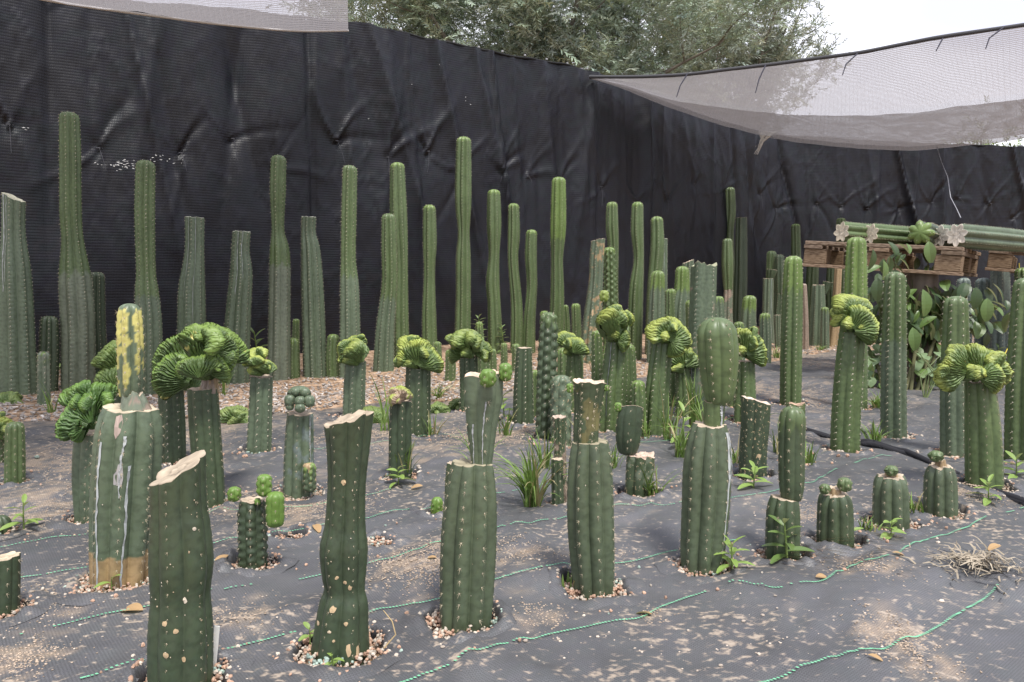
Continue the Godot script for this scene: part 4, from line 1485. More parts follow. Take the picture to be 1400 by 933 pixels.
	T.call("slim round-tipped cactus behind a cut one with white sap", [[891, 488, 20], [895, 400, 19], [898, 340, 19], [898, 296, 17]], {"tone": "mid"})
	T.call("narrow cut cactus with white sap mark beside a round-tipped one", [[906, 486, 17], [906, 400, 16], [906, 327, 15]], {"tip": false, "fresh": -1.0, "drips": [[80, 0.85, 0.6, 5]], "flesh": Color(0.5, 0.5, 0.4)})
	T.call("short cactus with fresh green tip above grey ribs behind the S-shaped crest", [[896, 500, 26], [898, 430, 25], [900, 395, 22], [900, 370, 19]], {"tone": "grey", "top": "fresh", "fresh": 0.13})
	T.call("short cactus with fresh green tip left of the thick grey broken column", [[929, 500, 28], [930, 430, 26], [932, 395, 22], [933, 364, 18]], {"tone": "grey", "top": "fresh", "fresh": 0.18})
	T.call("cut cactus stub peeking out behind the thick grey broken column", [[944, 480, 18], [941, 420, 17], [941, 358, 16]], {"tip": false, "tilt": 0.3, "fresh": -1.0})
	cactus("thick grey cactus column with a jagged three-pointed broken top", [[955, 572, 38], [958, 500, 38], [961, 420, 37], [963, 362, 36]], {"tip": false, "n": 5, "dp": 0.2, "tone": "grey", "rag": 0.5, "dish": 0.25, "flesh": Color(0.3, 0.3, 0.2), "mottle": "bark", "mott_at": 0.52, "drips": [[140, 0.5, 0.05, 5]]})
	T.call("small round-tipped cactus far behind the grey broken column", [[975, 452, 15], [975, 390, 14], [975, 327, 12]], {"tone": "mid"})
	T.call("tall thin dark cactus near the fence corner", [[999, 452, 17], [998, 390, 17], [998, 322, 14], [998, 290, 16], [998, 256, 14]], {"tone": "mid", "top": "mid"})
	r = T.call("grafted cactus with short green scion on a white woody stock", [[996, 470, 18], [995, 430, 14], [996, 396, 12]], {"name": "grafted_cactus", "tone": "dust", "mottle": "bark", "mott_at": 0.2, "tip": false, "fresh": -1.0})
	stem(r[0], r[1], [[996, 398, 12], [995, 360, 16], [995, 326, 13]], {"rb": 0.7, "tone": "mid", "called": "scion"})
	T.call("flat-cut dark cactus beside the thin tall one near the fence corner", [[1011, 455, 19], [1013, 380, 18], [1014, 298, 16]], {"tip": false, "tone": "deep", "fresh": -1.0})
	T.call("short cactus with fresh tip behind the fan crest near the thick oval scion", [[1024, 488, 26], [1025, 440, 23], [1026, 404, 18]], {"tone": "grey", "top": "fresh", "fresh": 0.13})
	T.call("round-tipped cactus behind the pallet's left end", [[1087, 450, 15], [1088, 390, 14], [1088, 306, 12]], {"tone": "mid"})
	r = T.call("grafted cactus with two dark upright scions at the fence corner", [[1062, 468, 20], [1064, 430, 15], [1066, 402, 13]], {"name": "grafted_cactus", "tone": "deep", "tip": false, "fresh": -1.0})
	stem(r[0], r[1], [[1066, 404, 12], [1066, 380, 14], [1066, 348, 12]], {"rb": 0.8, "tone": "deep", "called": "scion"})
	stem(r[0], r[1], [[1060, 430, 10, 0.05], [1055, 395, 14, 0.08], [1055, 343, 13, 0.08]], {"rb": 0.8, "tone": "mid", "called": "scion"})
	r = T.call("thin grey stock with small cup-shaped cut graft at the fence corner", [[1051, 472, 17], [1051, 430, 15], [1051, 381, 14]], {"name": "grafted_cactus", "tone": "grey", "tip": false, "fresh": -1.0, "drips": [[70, 1.0, 0.1, 4]]})
	stem(r[0], r[1], [[1054, 381, 9], [1055, 375, 12], [1056, 369, 14]], {"tip": false, "tone": "deep", "called": "scion", "spines": false})
	T.call("tiny cut post of cactus near the soil at the fence corner", [[1064, 478, 9], [1064, 455, 9], [1063, 431, 8]], {"tip": false, "tone": "grey", "fresh": -1.0})
	cactus("light green round-tipped cactus with fresh top, nearest left of the pallet", [[1081, 557, 29], [1082, 480, 29], [1084, 400, 27], [1085, 350, 23]], {"tone": "mid", "top": "fresh", "fresh": 0.17, "n": 7, "dp": 0.31, "pw": 1.5})
	T.call("dead tan bark-like stem beside the light green cactus", [[1101, 482, 10], [1100, 440, 9], [1099, 388, 8]], {"tone": "bark", "n": 5, "spines": false, "fresh": -1.0})
	r = T.call("cut grey cactus with small cup graft in front of the fence corner", [[1117, 476, 24], [1117, 430, 21], [1119, 390, 16]], {"name": "grafted_cactus", "tip": false, "tone": "grey", "fresh": -1.0, "dp": 0.3})
	stem(r[0], r[1], [[1127, 402, 8], [1130, 394, 11], [1132, 386, 14]], {"tip": false, "tone": "deep", "called": "scion", "spines": false})
	T.call("leaning dead tan trunk under the left end of the pallet", [[1140, 476, 22], [1143, 430, 13], [1147, 365, 10]], {"tone": "cork", "n": 5, "spines": false, "fresh": -1.0})
	T.call("curved green cactus behind the pallet's left block", [[1106, 450, 16], [1108, 420, 14], [1110, 390, 16], [1112, 352, 15]], {"tone": "mid"})
	T.call("short cactus under the left end of the pallet", [[1138, 450, 14], [1138, 400, 14], [1138, 355, 12]], {"tone": "mid"})
	T.call("cactus behind the pallet showing its tip above the cut logs", [[1151, 455, 15], [1151, 380, 14], [1150, 298, 12]], {"tone": "mid"})
	for q in [["pale bluish cactus column right of the shrub, under the pallets", 1345, 500, 380, 24], ["pale bluish cactus column with cut top near the timbers", 1368, 505, 350, 26], ["cactus peeking between shrub leaves and the crested twin fans", 1318, 490, 380, 20], ["slim cactus seen through the shrub's leaves", 1242, 482, 400, 18]]:
		T.call(q[0], [[q[1], q[2], q[4]], [q[1], (q[2] + q[3]) / 2.0, q[4]], [q[1], q[3], q[4] * 0.85]], {"tone": "blue", "fresh": -1.0})
	T.call("pale barky dead stem at the right edge below the rope", [[1386, 500, 20], [1386, 450, 19], [1385, 406, 16]], {"tone": "dust", "mottle": "bark", "mott_at": 0.0, "spines": false, "fresh": -1.0})
	T.call("dark-headed cactus at the right edge under the rope", [[1400, 520, 22], [1398, 430, 20], [1398, 366, 18]], {"tone": "mid"})
	for q in [["slim cactus left of the tall light green one by the fence", 744, 490, 425, 14], ["thin cactus just left of the cut cactus with torn base", 787, 490, 415, 15], ["column between the large upright crest and the lone slim cactus", 853, 500, 425, 18], ["column right behind the S-shaped crest", 917, 500, 395, 18], ["column right behind the low round crest among weeds", 945, 505, 410, 19], ["column right of the thick grey broken column", 982, 505, 405, 18], ["short column beside the white woody grafted stock", 1010, 505, 440, 16], ["short column left of the light green cactus near the pallet", 1046, 500, 428, 17], ["thin low cactus in the slim row by the fence", 655, 492, 440, 12], ["low stem between the cut grey cactus and the leaning dead trunk", 1128, 480, 420, 12]]:
		T.call(q[0], [[q[1], q[2], q[4]], [q[1] + 1, (q[2] + q[3]) / 2.0, q[4] * 0.97], [q[1], q[3], q[4] * 0.84]], {"tone": "mid" if q[1] % 2 else "grey", "hole": false})
	# --- small round-tipped cacti along the soil strip ---
	for q in [["small cactus in front of two tall cut ones, left of the flat-topped one", 400, 521, 462, 21], ["small dark cactus between the flat-topped and the waisted tall cacti", 456, 520, 457, 19], ["small cactus at the foot of the slim lone cactus", 598, 512, 467, 12], ["small cactus right of the three-lobed crest", 673, 512, 477, 13], ["tiny cactus behind the wide cut stock's two offsets", 689, 505, 469, 10], ["small fresh-tipped cactus left of the flat-cut dark post", 705, 512, 470, 13], ["short dark stem in shade between two tall cut cacti", 405, 505, 436, 11]]:
		T.call(q[0], [[q[1], q[2], q[4]], [q[1], (q[2] + q[3]) / 2.0, q[4]], [q[1], q[3], q[4] * 0.86]], {"tone": "mid", "top": "fresh", "fresh": 0.03, "group": "small cacti along the soil strip", "hole": false})
	# --- right side, middle distance ---
	cactus("tall green cactus behind the stacked double crest, rising over the pallet edge", [[1168, 560, 34], [1169, 450, 32], [1170, 370, 29], [1171, 324, 25]], {"tone": "mid", "top": "fresh", "fresh": 0.3, "dp": 0.31, "pw": 1.5})
	cactus("tall round-tipped cactus standing in front of the leafy shrub", [[1222, 600, 34], [1222, 520, 33], [1223, 440, 31], [1224, 372, 26]], {"tone": "grey", "top": "mid", "fresh": 0.27, "dp": 0.31, "pw": 1.5})
	cactus("stout round-tipped cactus just left of the twin-fan crested cactus", [[1306, 625, 39], [1305, 540, 37], [1306, 470, 35], [1307, 405, 30]], {"tone": "grey", "top": "mid", "fresh": 0.26, "dp": 0.22, "pw": 1.7})
	cactus("thick cactus column cropped by the right edge beside the twin-fan crest", [[1397, 636, 42], [1398, 540, 40], [1402, 440, 36], [1404, 380, 30]], {"tone": "mid", "dp": 0.31, "pw": 1.5})
	r = cactus("cactus stock crowned with two wide yellow-green fans", [[1347, 674, 48], [1345, 600, 46], [1342, 545, 40], [1340, 521, 37]], {"name": "crested_cactus", "tip": false, "tone": "mid", "n": 7, "dp": 0.18, "rag": 0.1})
	crest(r[0], r[1], [[1318, 508, 46, -72, 12, 78, 0.36, 22, 0.03], [1331, 516, 54, 36, -8, 74, 0.36, 24, 0.02], [1336, 516, 38, 84, -25, 55, 0.4, 14, 0.05], [1331, 520, 26, 10, 0, 70, 0.55, 10, 0.04]])
	r = cactus("leaning stock with two crest lobes stacked above each other", [[1156, 622, 40], [1158, 560, 39], [1163, 490, 37], [1167, 450, 34]], {"name": "crested_cactus", "tip": false, "tone": "mid", "n": 7, "dp": 0.2})
	crest(r[0], r[1], [[1158, 443, 47, 4, 25, 68, 0.44, 20, 0.0], [1163, 452, 42, 62, -15, 70, 0.46, 18, 0.05], [1158, 440, 26, -55, 20, 60, 0.5, 12, 0.02]])
	r = cactus("stock with rounded fan crest just right of the thick oval scion", [[1019, 580, 33], [1019, 535, 31], [1019, 494, 28]], {"name": "crested_cactus", "tip": false, "tone": "mid", "n": 6})
	crest(r[0], r[1], [[1014, 486, 43, 42, 10, 80, 0.36, 22, 0.04], [1010, 480, 36, -5, 40, 55, 0.4, 16, 0.0]])
	r = cactus("stock with winding S-shaped yellow-green crest", [[895, 597, 36], [898, 540, 34], [903, 490, 31], [906, 464, 28]], {"name": "crested_cactus", "tip": false, "tone": "mid", "n": 7})
	crest(r[0], r[1], [[909, 462, 33, -38, 35, 70, 0.5, 16, 0.02], [909, 468, 41, 62, 8, 68, 0.42, 20, 0.04], [914, 466, 30, 125, 0, 60, 0.5, 13, 0.05]])
	r = cactus("low stock with dark-grooved round crest among weeds", [[936, 572, 24], [935, 530, 22], [933, 503, 19]], {"name": "crested_cactus", "tip": false, "tone": "mid", "n": 6})
	crest(r[0], r[1], [[933, 503, 34, 8, 10, 85, 0.4, 18, 0.03], [922, 508, 24, -45, 30, 60, 0.5, 12, 0.0]])
	r = cactus("tall stock with large upright crest and whitish streak below it", [[836, 592, 40], [838, 530, 38], [841, 495, 35], [843, 466, 31]], {"name": "crested_cactus", "tip": false, "tone": "mid", "n": 7, "drips": [[128, 0.98, 0.3, 9]]})
	crest(r[0], r[1], [[834, 465, 54, 2, 55, 55, 0.42, 20, 0.06], [846, 460, 44, 26, 70, 60, 0.40, 18, 0.03], [842, 466, 24, 95, 0, 60, 0.5, 10, 0.06]])
	pup(r[0], r[1], 826, 405, 14, 16, {"tone": "lime"})
	r = cactus("narrow stock with two small round crests beside the bumpy cactus", [[783, 565, 27], [785, 520, 26], [786, 482, 22]], {"name": "crested_cactus", "tip": false, "tone": "mid", "n": 7})
	crest(r[0], r[1], [[772, 476, 27, -8, 20, 65, 0.5, 14, 0.02], [784, 484, 27, 20, -10, 75, 0.5, 14, 0.05]])
	cactus("flat-cut dark green cactus post left of the bumpy cactus", [[716, 582, 31], [716, 530, 28], [717, 476, 22]], {"tip": false, "tone": "deep", "top": "deep", "n": 7, "scars": 10})
	cactus("bumpy dark green cactus covered in knobs, taller of the knobby pair", [[744, 605, 26], [746, 560, 28], [748, 500, 29], [750, 450, 26], [750, 427, 23]], {"n": 7, "tone": "deep", "tub": 0.11, "tw": 0.55, "sp": 0.034, "top": "mid", "fresh": 0.05})
	cactus("shorter knobby cactus with rounded top behind the flared cut scion", [[767, 612, 30], [767, 560, 31], [768, 513, 29]], {"n": 7, "tone": "grey", "mat": "flecked", "tub": 0.08, "tw": 0.5, "sp": 0.045, "scars": 20})
	r = cactus("dead-looking thin stem with dark flower-like cut cup on top", [[768, 692, 22], [766, 650, 19], [766, 600, 17], [765, 570, 20]], {"mat": "flecked", "name": "grafted_cactus", "tone": "bark", "mottle": "deep", "mott_at": -0.1, "tip": false, "dish": 0.4, "flesh": Color(0.40, 0.31, 0.25), "rag": 0.3})
	stem(r[0], r[1], [[763, 692, 18, -0.03], [762, 660, 17, -0.03], [762, 628, 17, -0.03]], {"tip": false, "tone": "deep", "called": "side_stub", "dish": 0.2})
	for q in [["round-tipped column right behind the large upright crest's stock", 857, 588, 470, 26], ["slim pale column left of the large upright crest's stock", 816, 580, 452, 17], ["short column between the flat-cut post and the bumpy cactus", 731, 572, 506, 15], ["short column among weeds behind the leaning cut scion", 872, 600, 520, 22], ["column standing behind the thick oval scion", 1003, 560, 462, 24], ["slim column between the S-shaped crest and the grey broken column", 921, 560, 440, 20], ["low column behind the pair of small round crests", 770, 540, 476, 20], ["short column behind the three-lobed crest stock", 660, 540, 470, 17], ["low round column left of the three-lobed crest", 615, 525, 478, 15]]:
		cactus(q[0], [[q[1], q[2], q[4]], [q[1] + 1, (q[2] + q[3]) / 2.0, q[4]], [q[1], q[3], q[4] * 0.86]], {"tone": "mid", "top": "fresh", "fresh": 0.04, "dp": 0.28, "pw": 1.6})
	# --- left side, middle distance ---
	r = cactus("stock carrying the largest crest, a fan spilling to the right with yellow flecks", [[287, 693, 42], [284, 640, 42], [279, 570, 42], [277, 532, 41]], {"name": "crested_cactus", "tip": false, "tone": "deep", "n": 8, "dp": 0.16})
	crest(r[0], r[1], [[272, 500, 64, 22, 48, 62, 0.40, 20, 0.05], [284, 500, 66, 34, 30, 56, 0.42, 20, -0.03], [294, 482, 36, 92, 30, 66, 0.55, 14, 0.03], [276, 518, 40, -10, 10, 70, 0.5, 14, 0.07], [284, 510, 34, 65, 10, 60, 0.5, 12, 0.05]], {"base": Color(0.070, 0.115, 0.030), "rim": Color(0.135, 0.205, 0.040), "yellow": 0.08})
	stem(r[0], r[1], [[285, 536, 27], [287, 518, 21], [284, 500, 24]], {"tip": false, "n": 9, "dp": 0.2, "tone": "cork", "mottle": "bark", "mott_at": 0.0, "called": "corky_stalk", "spines": false, "vary": 0.4})
	r = cactus("stock behind the largest crest with fan lobes spreading left", [[236, 634, 36], [235, 580, 36], [233, 528, 34]], {"name": "crested_cactus", "tip": false, "tone": "deep", "n": 8, "dp": 0.16})
	crest(r[0], r[1], [[262, 508, 60, -40, 10, 58, 0.36, 20, 0.07], [266, 522, 60, -68, 15, 56, 0.36, 20, 0.10], [238, 532, 34, 0, 20, 70, 0.6, 12, 0.04]], {"base": Color(0.070, 0.115, 0.030), "rim": Color(0.120, 0.190, 0.038), "yellow": 0.11})
	r = cactus("hidden stock behind the variegated scion with ridged crest lobes showing left", [[160, 600, 30], [160, 570, 30], [160, 535, 28]], {"name": "crested_cactus", "tip": false, "tone": "deep", "n": 7})
	crest(r[0], r[1], [[158, 512, 52, -12, 68, 55, 0.36, 18, 0.02], [160, 532, 38, -20, 20, 60, 0.45, 14, 0.06]], {"rim": Color(0.15, 0.21, 0.05)})
	r = cactus("wide stock with dark knobby crest curling left and yellow patches", [[120, 714, 34], [122, 660, 44], [124, 620, 46], [126, 592, 44]], {"name": "crested_cactus", "tip": false, "tone": "grey", "n": 6, "dp": 0.18})
	crest(r[0], r[1], [[128, 580, 52, -58, 15, 66, 0.42, 14, 0.05], [128, 570, 58, -8, 28, 55, 0.42, 14, 0.02], [120, 585, 30, -100, 0, 55, 0.5, 10, 0.07]], {"base": Color(0.05, 0.10, 0.022), "rim": Color(0.10, 0.18, 0.03), "yellow": 0.10})
	r = cactus("slim stock with worm-like crest leaning left beside the tall cut cacti", [[353, 623, 35], [355, 570, 33], [357, 515, 31]], {"name": "crested_cactus", "tip": false, "tone": "grey", "n": 7})
	crest(r[0], r[1], [[350, 502, 30, -18, 70, 65, 0.5, 14, 0.0], [361, 512, 24, 12, 65, 70, 0.6, 12, 0.03], [351, 500, 16, -10, 0, 80, 0.7, 9, 0.06]], {"base": Color(0.09, 0.14, 0.035)})
	r = cactus("stock with tall double-lobed small crest behind the wide slanted cut", [[483, 572, 32], [484, 530, 31], [486, 494, 29]], {"name": "crested_cactus", "tip": false, "tone": "grey", "n": 7})
	crest(r[0], r[1], [[487, 498, 42, -2, 72, 60, 0.42, 16, 0.03], [482, 488, 24, -60, 20, 60, 0.5, 11, 0.02], [487, 475, 20, 5, 30, 75, 0.6, 10, -0.03]])
	r = cactus("stock with full ball-shaped fan crest, left of centre", [[571, 600, 36], [571, 550, 36], [572, 503, 34]], {"name": "crested_cactus", "tip": false, "tone": "deep", "n": 8, "dp": 0.16})
	crest(r[0], r[1], [[569, 502, 43, 30, 12, 78, 0.38, 22, 0.05], [567, 497, 44, -10, 40, 50, 0.42, 16, 0.0], [565, 495, 30, -45, 30, 60, 0.5, 13, 0.02]])
	r = cactus("short stock with dried small crest tuft, grass at its foot", [[547, 658, 34], [547, 600, 33], [548, 548, 31]], {"name": "crested_cactus", "tip": false, "tone": "dark", "n": 6, "top": "mid"})
	crest(r[0], r[1], [[547, 548, 23, 10, 10, 75, 0.6, 12, 0.02], [545, 550, 17, -50, 20, 60, 0.7, 9, 0.03]], {"base": Color(0.30, 0.22, 0.15)})
	r = cactus("stock with three-lobed crest behind the wide cut scion with two offsets", [[641, 568, 28], [641, 530, 27], [640, 489, 26]], {"name": "crested_cactus", "tip": false, "tone": "deep", "n": 7})
	crest(r[0], r[1], [[633, 482, 38, -10, 75, 60, 0.42, 16, 0.02], [648, 484, 38, 10, 70, 60, 0.42, 16, 0.04], [648, 486, 30, 55, 10, 65, 0.45, 13, 0.0], [634, 488, 26, -60, 0, 65, 0.5, 12, 0.0]], {"rim": Color(0.18, 0.23, 0.05)})
	r = cactus("grey stock topped by a cluster of knobby grey balls", [[408, 681, 44], [408, 630, 42], [409, 590, 39], [410, 566, 36]], {"name": "grafted_cactus", "tip": false, "tone": "grey", "n": 7, "mottle": "blue", "mott_at": 0.22, "drips": [[30, 1.0, 0.0, 4]]})
	for q in [[409, 540, 34, 24, 0.0], [396, 548, 15, 16, 0.04], [410, 549, 15, 14, 0.05], [410, 558, 15, 13, 0.055], [423, 549, 15, 16, 0.04], [404, 536, 14, 12, 0.03], [417, 537, 14, 13, 0.03], [396, 556, 12, 11, 0.04]]:
		pup(r[0], r[1] - q[4], q[0], q[1], q[2], q[3], {"tone": "grey", "tub": 0.03, "dp": 0.10, "called": "knob", "size": 0.5, "mat": "skin"})
	pup(r[0], r[1] - 0.045, 423, 653, 19, 40, {"tone": "deep", "top": "fresh", "fresh": 0.03, "mottle": "cork", "mott_at": 0.3})
	cactus("small round-tipped cactus cropped low at the left edge", [[20, 663, 25], [20, 620, 25], [20, 577, 22]], {"tone": "mid", "n": 8})
	r = cactus("low stock at the left edge with drooping crest", [[-2, 640, 26], [-2, 610, 26], [-2, 590, 24]], {"name": "crested_cactus", "tip": false, "tone": "mid"})
	crest(r[0], r[1], [[-4, 600, 36, 35, 20, 65, 0.45, 14, 0.03], [-4, 590, 28, 0, 20, 65, 0.5, 12, 0.0]])
	cactus("dark cut cactus stump cropped by the left edge", [[3, 841, 42], [4, 800, 42], [5, 762, 40]], {"tip": false, "tone": "dark", "n": 8, "dp": 0.14, "tilt": 0.15, "flesh": Color(0.42, 0.35, 0.25)})
	cactus("low dark cactus stub at the left edge near a leafy weed", [[-2, 730, 28], [0, 715, 27], [0, 705, 22]], {"tone": "deep", "n": 7})
	for q in [["loose crest mound on the soil right of the largest crest", 322, 578, 18], ["loose crest mound between the small crests on the soil", 507, 578, 18], ["grey wrinkled crest lump on the soil at the left edge", 12, 556, 16], ["dry crest lump on the soil right of the ball-shaped crest", 598, 566, 13], ["pale crest lump half hidden beside the wide cut scion", 626, 560, 12]]:
		var f := foot(q[1], q[2], 24)
		var root := thing("crest_mound", q[0], "cactus", f[0], "loose crests on the soil")
		crest(root, f[1], [[q[1], q[2] + 2, q[3] * 1.7, -15, 30, 70, 0.55, 14, 0.0], [q[1] + 5, q[2] + 2, q[3] * 1.3, 40, -10, 70, 0.5, 12, 0.03]], {"rim": Color(0.16, 0.21, 0.06)})
	# --- the big grafted stocks in front ---
	cactus("large dark cut column nearest the camera, slanted pale top", [[247, 950, 86], [247, 880, 87], [247, 845, 84], [247, 812, 79], [248, 770, 85], [246, 720, 79], [244, 690, 74], [243, 641, 73]], {"tip": false, "n": 6, "dp": 0.19, "pw": 2.4, "tone": "dark", "size": 0.6, "tilt": 0.44, "tilt2": -0.28, "rag": 0.14, "dish": 0.05, "flesh": Color(0.35, 0.29, 0.215), "scars": 150, "scar_low": 1.3, "sp": 0.019, "ph": 1.57, "mat": "skin", "patches": [[60, 0.30, 4, 6], [75, 0.42, 5, 6], [95, 0.45, 4, 5], [92, 0.33, 5, 4]]})
	cactus("waisted cut column with wide slanted top and tan scars at its joint", [[465, 900, 84], [467, 860, 76], [470, 825, 68], [471, 806, 57], [470, 785, 62], [470, 750, 67], [472, 715, 56], [474, 660, 53], [476, 610, 60], [477, 572, 68]], {"tip": false, "n": 6, "dp": 0.23, "pw": 2.3, "tone": "dark", "size": 0.6, "tilt": 0.30, "tilt2": -0.05, "rag": 0.2, "dish": 0.06, "flesh": Color(0.35, 0.285, 0.21), "scars": 70, "scar_low": 1.7, "ph": 0.95, "sp": 0.02, "hr": 1.42, "patches": [[88, 0.78, 5, 5], [75, 0.42, 4, 4], [95, 0.44, 4, 4], [62, 0.40, 4, 5], [104, 0.32, 6, 7], [70, 0.27, 4, 5], [62, 0.18, 5, 12], [40, 0.16, 6, 16], [95, 0.21, 3, 3], [66, 0.10, 3, 4]]})
	r = cactus("broad stock with flared cut scion bearing two knobby green offsets", [[635, 861, 72], [637, 830, 77], [640, 750, 81], [643, 690, 76], [645, 650, 66], [646, 633, 58]], {"name": "grafted_cactus", "tip": false, "n": 8, "dp": 0.24, "tone": "sage", "dish": -0.02, "flesh": Color(0.27, 0.24, 0.165), "scars": 26, "ph": 0.2, "rag": 0.15, "hr": 1.42})
	stem(r[0], r[1], [[658, 642, 28], [658, 620, 34], [658, 580, 45], [660, 545, 55], [660, 512, 56]], {"n": 5, "dp": 0.2, "tip": false, "tilt": 0.12, "rag": 0.2, "tone": "grey", "called": "scion", "ph": 1.25, "drips": [[78, 0.75, 0.1, 3], [120, 0.5, 0.0, 3]], "flesh": Color(0.52, 0.40, 0.30), "sp": 0.03, "scars": 10})
	pup(r[0], r[1] - 0.045, 667, 517, 24, 25)
	pup(r[0], r[1] - 0.01, 691, 509, 20, 25)
	stem(r[0], r[1], [[618, 700, 22, 0.03], [619, 660, 22, 0.03], [621, 634, 21, 0.03]], {"tip": false, "called": "side_stub", "tone": "deep", "n": 5})
	r = cactus("ribbed stock with short flared cut scion and tiny side offsets, in middle front", [[812, 813, 58], [811, 780, 63], [808, 720, 68], [807, 660, 66], [807, 625, 60], [807, 604, 52]], {"name": "grafted_cactus", "tip": false, "n": 8, "dp": 0.24, "tone": "sage", "dish": -0.02, "rag": 0.12, "flesh": Color(0.27, 0.24, 0.165), "scars": 16, "hr": 1.5})
	stem(r[0], r[1], [[801, 612, 35], [801, 590, 36], [803, 560, 37], [805, 535, 43], [806, 522, 47]], {"n": 7, "dp": 0.12, "tip": false, "tone": "deep", "called": "scion", "top": "deep", "mottle": "olive", "mott_at": 0.12, "scars": 60, "scar_low": 1.6, "rag": 0.2, "flesh": Color(0.50, 0.40, 0.30), "sp": 0.014})
	pup(r[0], r[1] - 0.02, 779, 531, 10, 13)
	pup(r[0], r[1] - 0.01, 829, 531, 8, 9)
	r = cactus("tall ribbed stock carrying a thick oval scion on a scarred neck", [[960, 782, 58], [961, 750, 62], [965, 690, 66], [967, 640, 66], [969, 605, 58], [970, 582, 46]], {"name": "grafted_cactus", "tip": false, "n": 8, "dp": 0.24, "tone": "sage", "dish": -0.05, "rag": 0.3, "scars": 14, "drips": [[22, 0.95, 0.2, 6], [14, 0.95, 0.35, 5]], "hr": 1.3})
	stem(r[0], r[1], [[976, 588, 28], [976, 570, 29], [977, 549, 29]], {"n": 5, "dp": 0.14, "tip": false, "tone": "mid", "called": "neck", "spines": false, "scars": 12, "drips": [[60, 1.0, 0.1, 12]], "flesh": Color(0.4, 0.3, 0.22)})
	stem(r[0], r[1], [[983, 556, 30], [983, 535, 44], [982, 490, 55], [980, 455, 54], [980, 434, 44]], {"n": 7, "dp": 0.15, "pw": 2.6, "rb": 0.8, "rbm": 0.5, "tone": "mid", "called": "scion", "scars": 12, "hc": 1.0, "sp": 0.017, "ph": 0.35})
	r = cactus("short stock balancing a long egg-shaped green scion, weed before it", [[1070, 770, 47], [1070, 740, 48], [1071, 700, 46], [1073, 681, 38]], {"name": "grafted_cactus", "tip": false, "n": 8, "dp": 0.23, "tone": "deep", "dish": -0.05})
	stem(r[0], r[1], [[1082, 688, 26], [1082, 660, 35], [1082, 610, 36], [1083, 580, 36], [1084, 556, 33]], {"n": 7, "dp": 0.15, "rb": 0.9, "rbm": 0.35, "tone": "deep", "top": "mid", "fresh": 0.05, "called": "scion", "scars": 8})
	cactus("cut cactus post with dried brown top behind the egg-shaped scion", [[1088, 640, 24], [1088, 590, 25], [1088, 552, 25]], {"tip": false, "tone": "mid", "mat": "flecked", "dish": 0.25, "rag": 0.3, "n": 6, "flesh": Color(0.36, 0.25, 0.18)})
	cactus("stocky cut stump with scarred dark sides left of the egg-shaped scion", [[1030, 658, 38], [1030, 620, 38], [1033, 580, 39], [1034, 548, 40]], {"tip": false, "mat": "flecked", "tone": "dark", "n": 7, "dp": 0.16, "tilt": -0.25, "scars": 70, "flesh": Color(0.50, 0.40, 0.32), "patches": [[85, 0.45, 12, 10]]})
	r = cactus("low mottled stump with leaning cut scion and one green offset", [[873, 683, 40], [874, 660, 42], [876, 622, 42]], {"name": "grafted_cactus", "tip": false, "mat": "flecked", "tone": "deep", "mottle": "dust", "mott_at": 0.22, "n": 6, "scars": 60, "rag": 0.35, "flesh": Color(0.50, 0.38, 0.30)})
	stem(r[0], r[1], [[858, 622, 26], [859, 600, 37], [861, 575, 38], [863, 560, 34]], {"tip": false, "rb": 0.6, "rbm": 0.5, "n": 6, "dp": 0.14, "tone": "dark", "called": "scion", "tilt2": 0.5, "scars": 12, "flesh": Color(0.55, 0.42, 0.32), "dish": 0.03})
	pup(r[0], r[1] - 0.01, 845, 557, 11, 13)
	r = cactus("broad stock with tan base carrying the yellow variegated scion", [[165, 802, 78], [166, 760, 82], [170, 690, 88], [174, 620, 88], [177, 585, 84], [179, 559, 70]], {"name": "grafted_cactus", "tip": false, "n": 8, "dp": 0.25, "tone": "grey", "cork": 0.08, "dish": -0.02, "rag": 0.12, "scars": 36, "drips": [[128, 0.95, 0.0, 3], [112, 0.85, 0.02, 5], [58, 0.75, 0.05, 6], [70, 0.9, 0.6, 5]], "patches": [[128, 0.88, 16, 22, Color(0.40, 0.28, 0.18)], [88, 0.93, 13, 30, Color(0.42, 0.33, 0.28)], [75, 0.70, 13, 26, Color(0.38, 0.36, 0.34)]], "flesh": Color(0.42, 0.36, 0.26), "hr": 1.35})
	stem(r[0], r[1], [[185, 562, 42], [184, 553, 36], [181, 538, 26]], {"tip": false, "n": 5, "dp": 0.12, "rag": 0.8, "tone": "dust", "mottle": "bark", "mott_at": 0.05, "called": "corky_neck", "spines": false, "dish": -0.1})
	stem(r[0], r[1], [[178, 545, 27], [178, 525, 32], [178, 480, 34], [177, 445, 33], [177, 415, 28]], {"n": 6, "dp": 0.30, "pw": 2.0, "rb": 0.6, "rbm": 0.6, "tone": "grey", "top": "grey", "called": "scion", "mottle": "yellow", "mott_rib": true, "mott_at": -0.02, "tub": 0.035, "sp": 0.017, "ph": 1.5, "label": "grey-green scion marbled with yellow"})
	r = cactus("dark knobby stock ringed with three glossy green offsets", [[345, 778, 40], [345, 740, 41], [344, 705, 40], [345, 684, 34]], {"name": "grafted_cactus", "tip": false, "n": 7, "dp": 0.2, "tub": 0.07, "tw": 0.3, "sp": 0.018, "tone": "dark", "scars": 26, "hr": 1.5})
	pup(r[0], r[1] - 0.03, 320, 676, 19, 20)
	pup(r[0], r[1] - 0.02, 361, 664, 22, 30)
	pup(r[0], r[1] - 0.03, 376, 697, 27, 48, {"n": 6, "dp": 0.18, "tub": 0.04})
	pup(r[0], r[1] - 0.02, 352, 686, 10, 9)
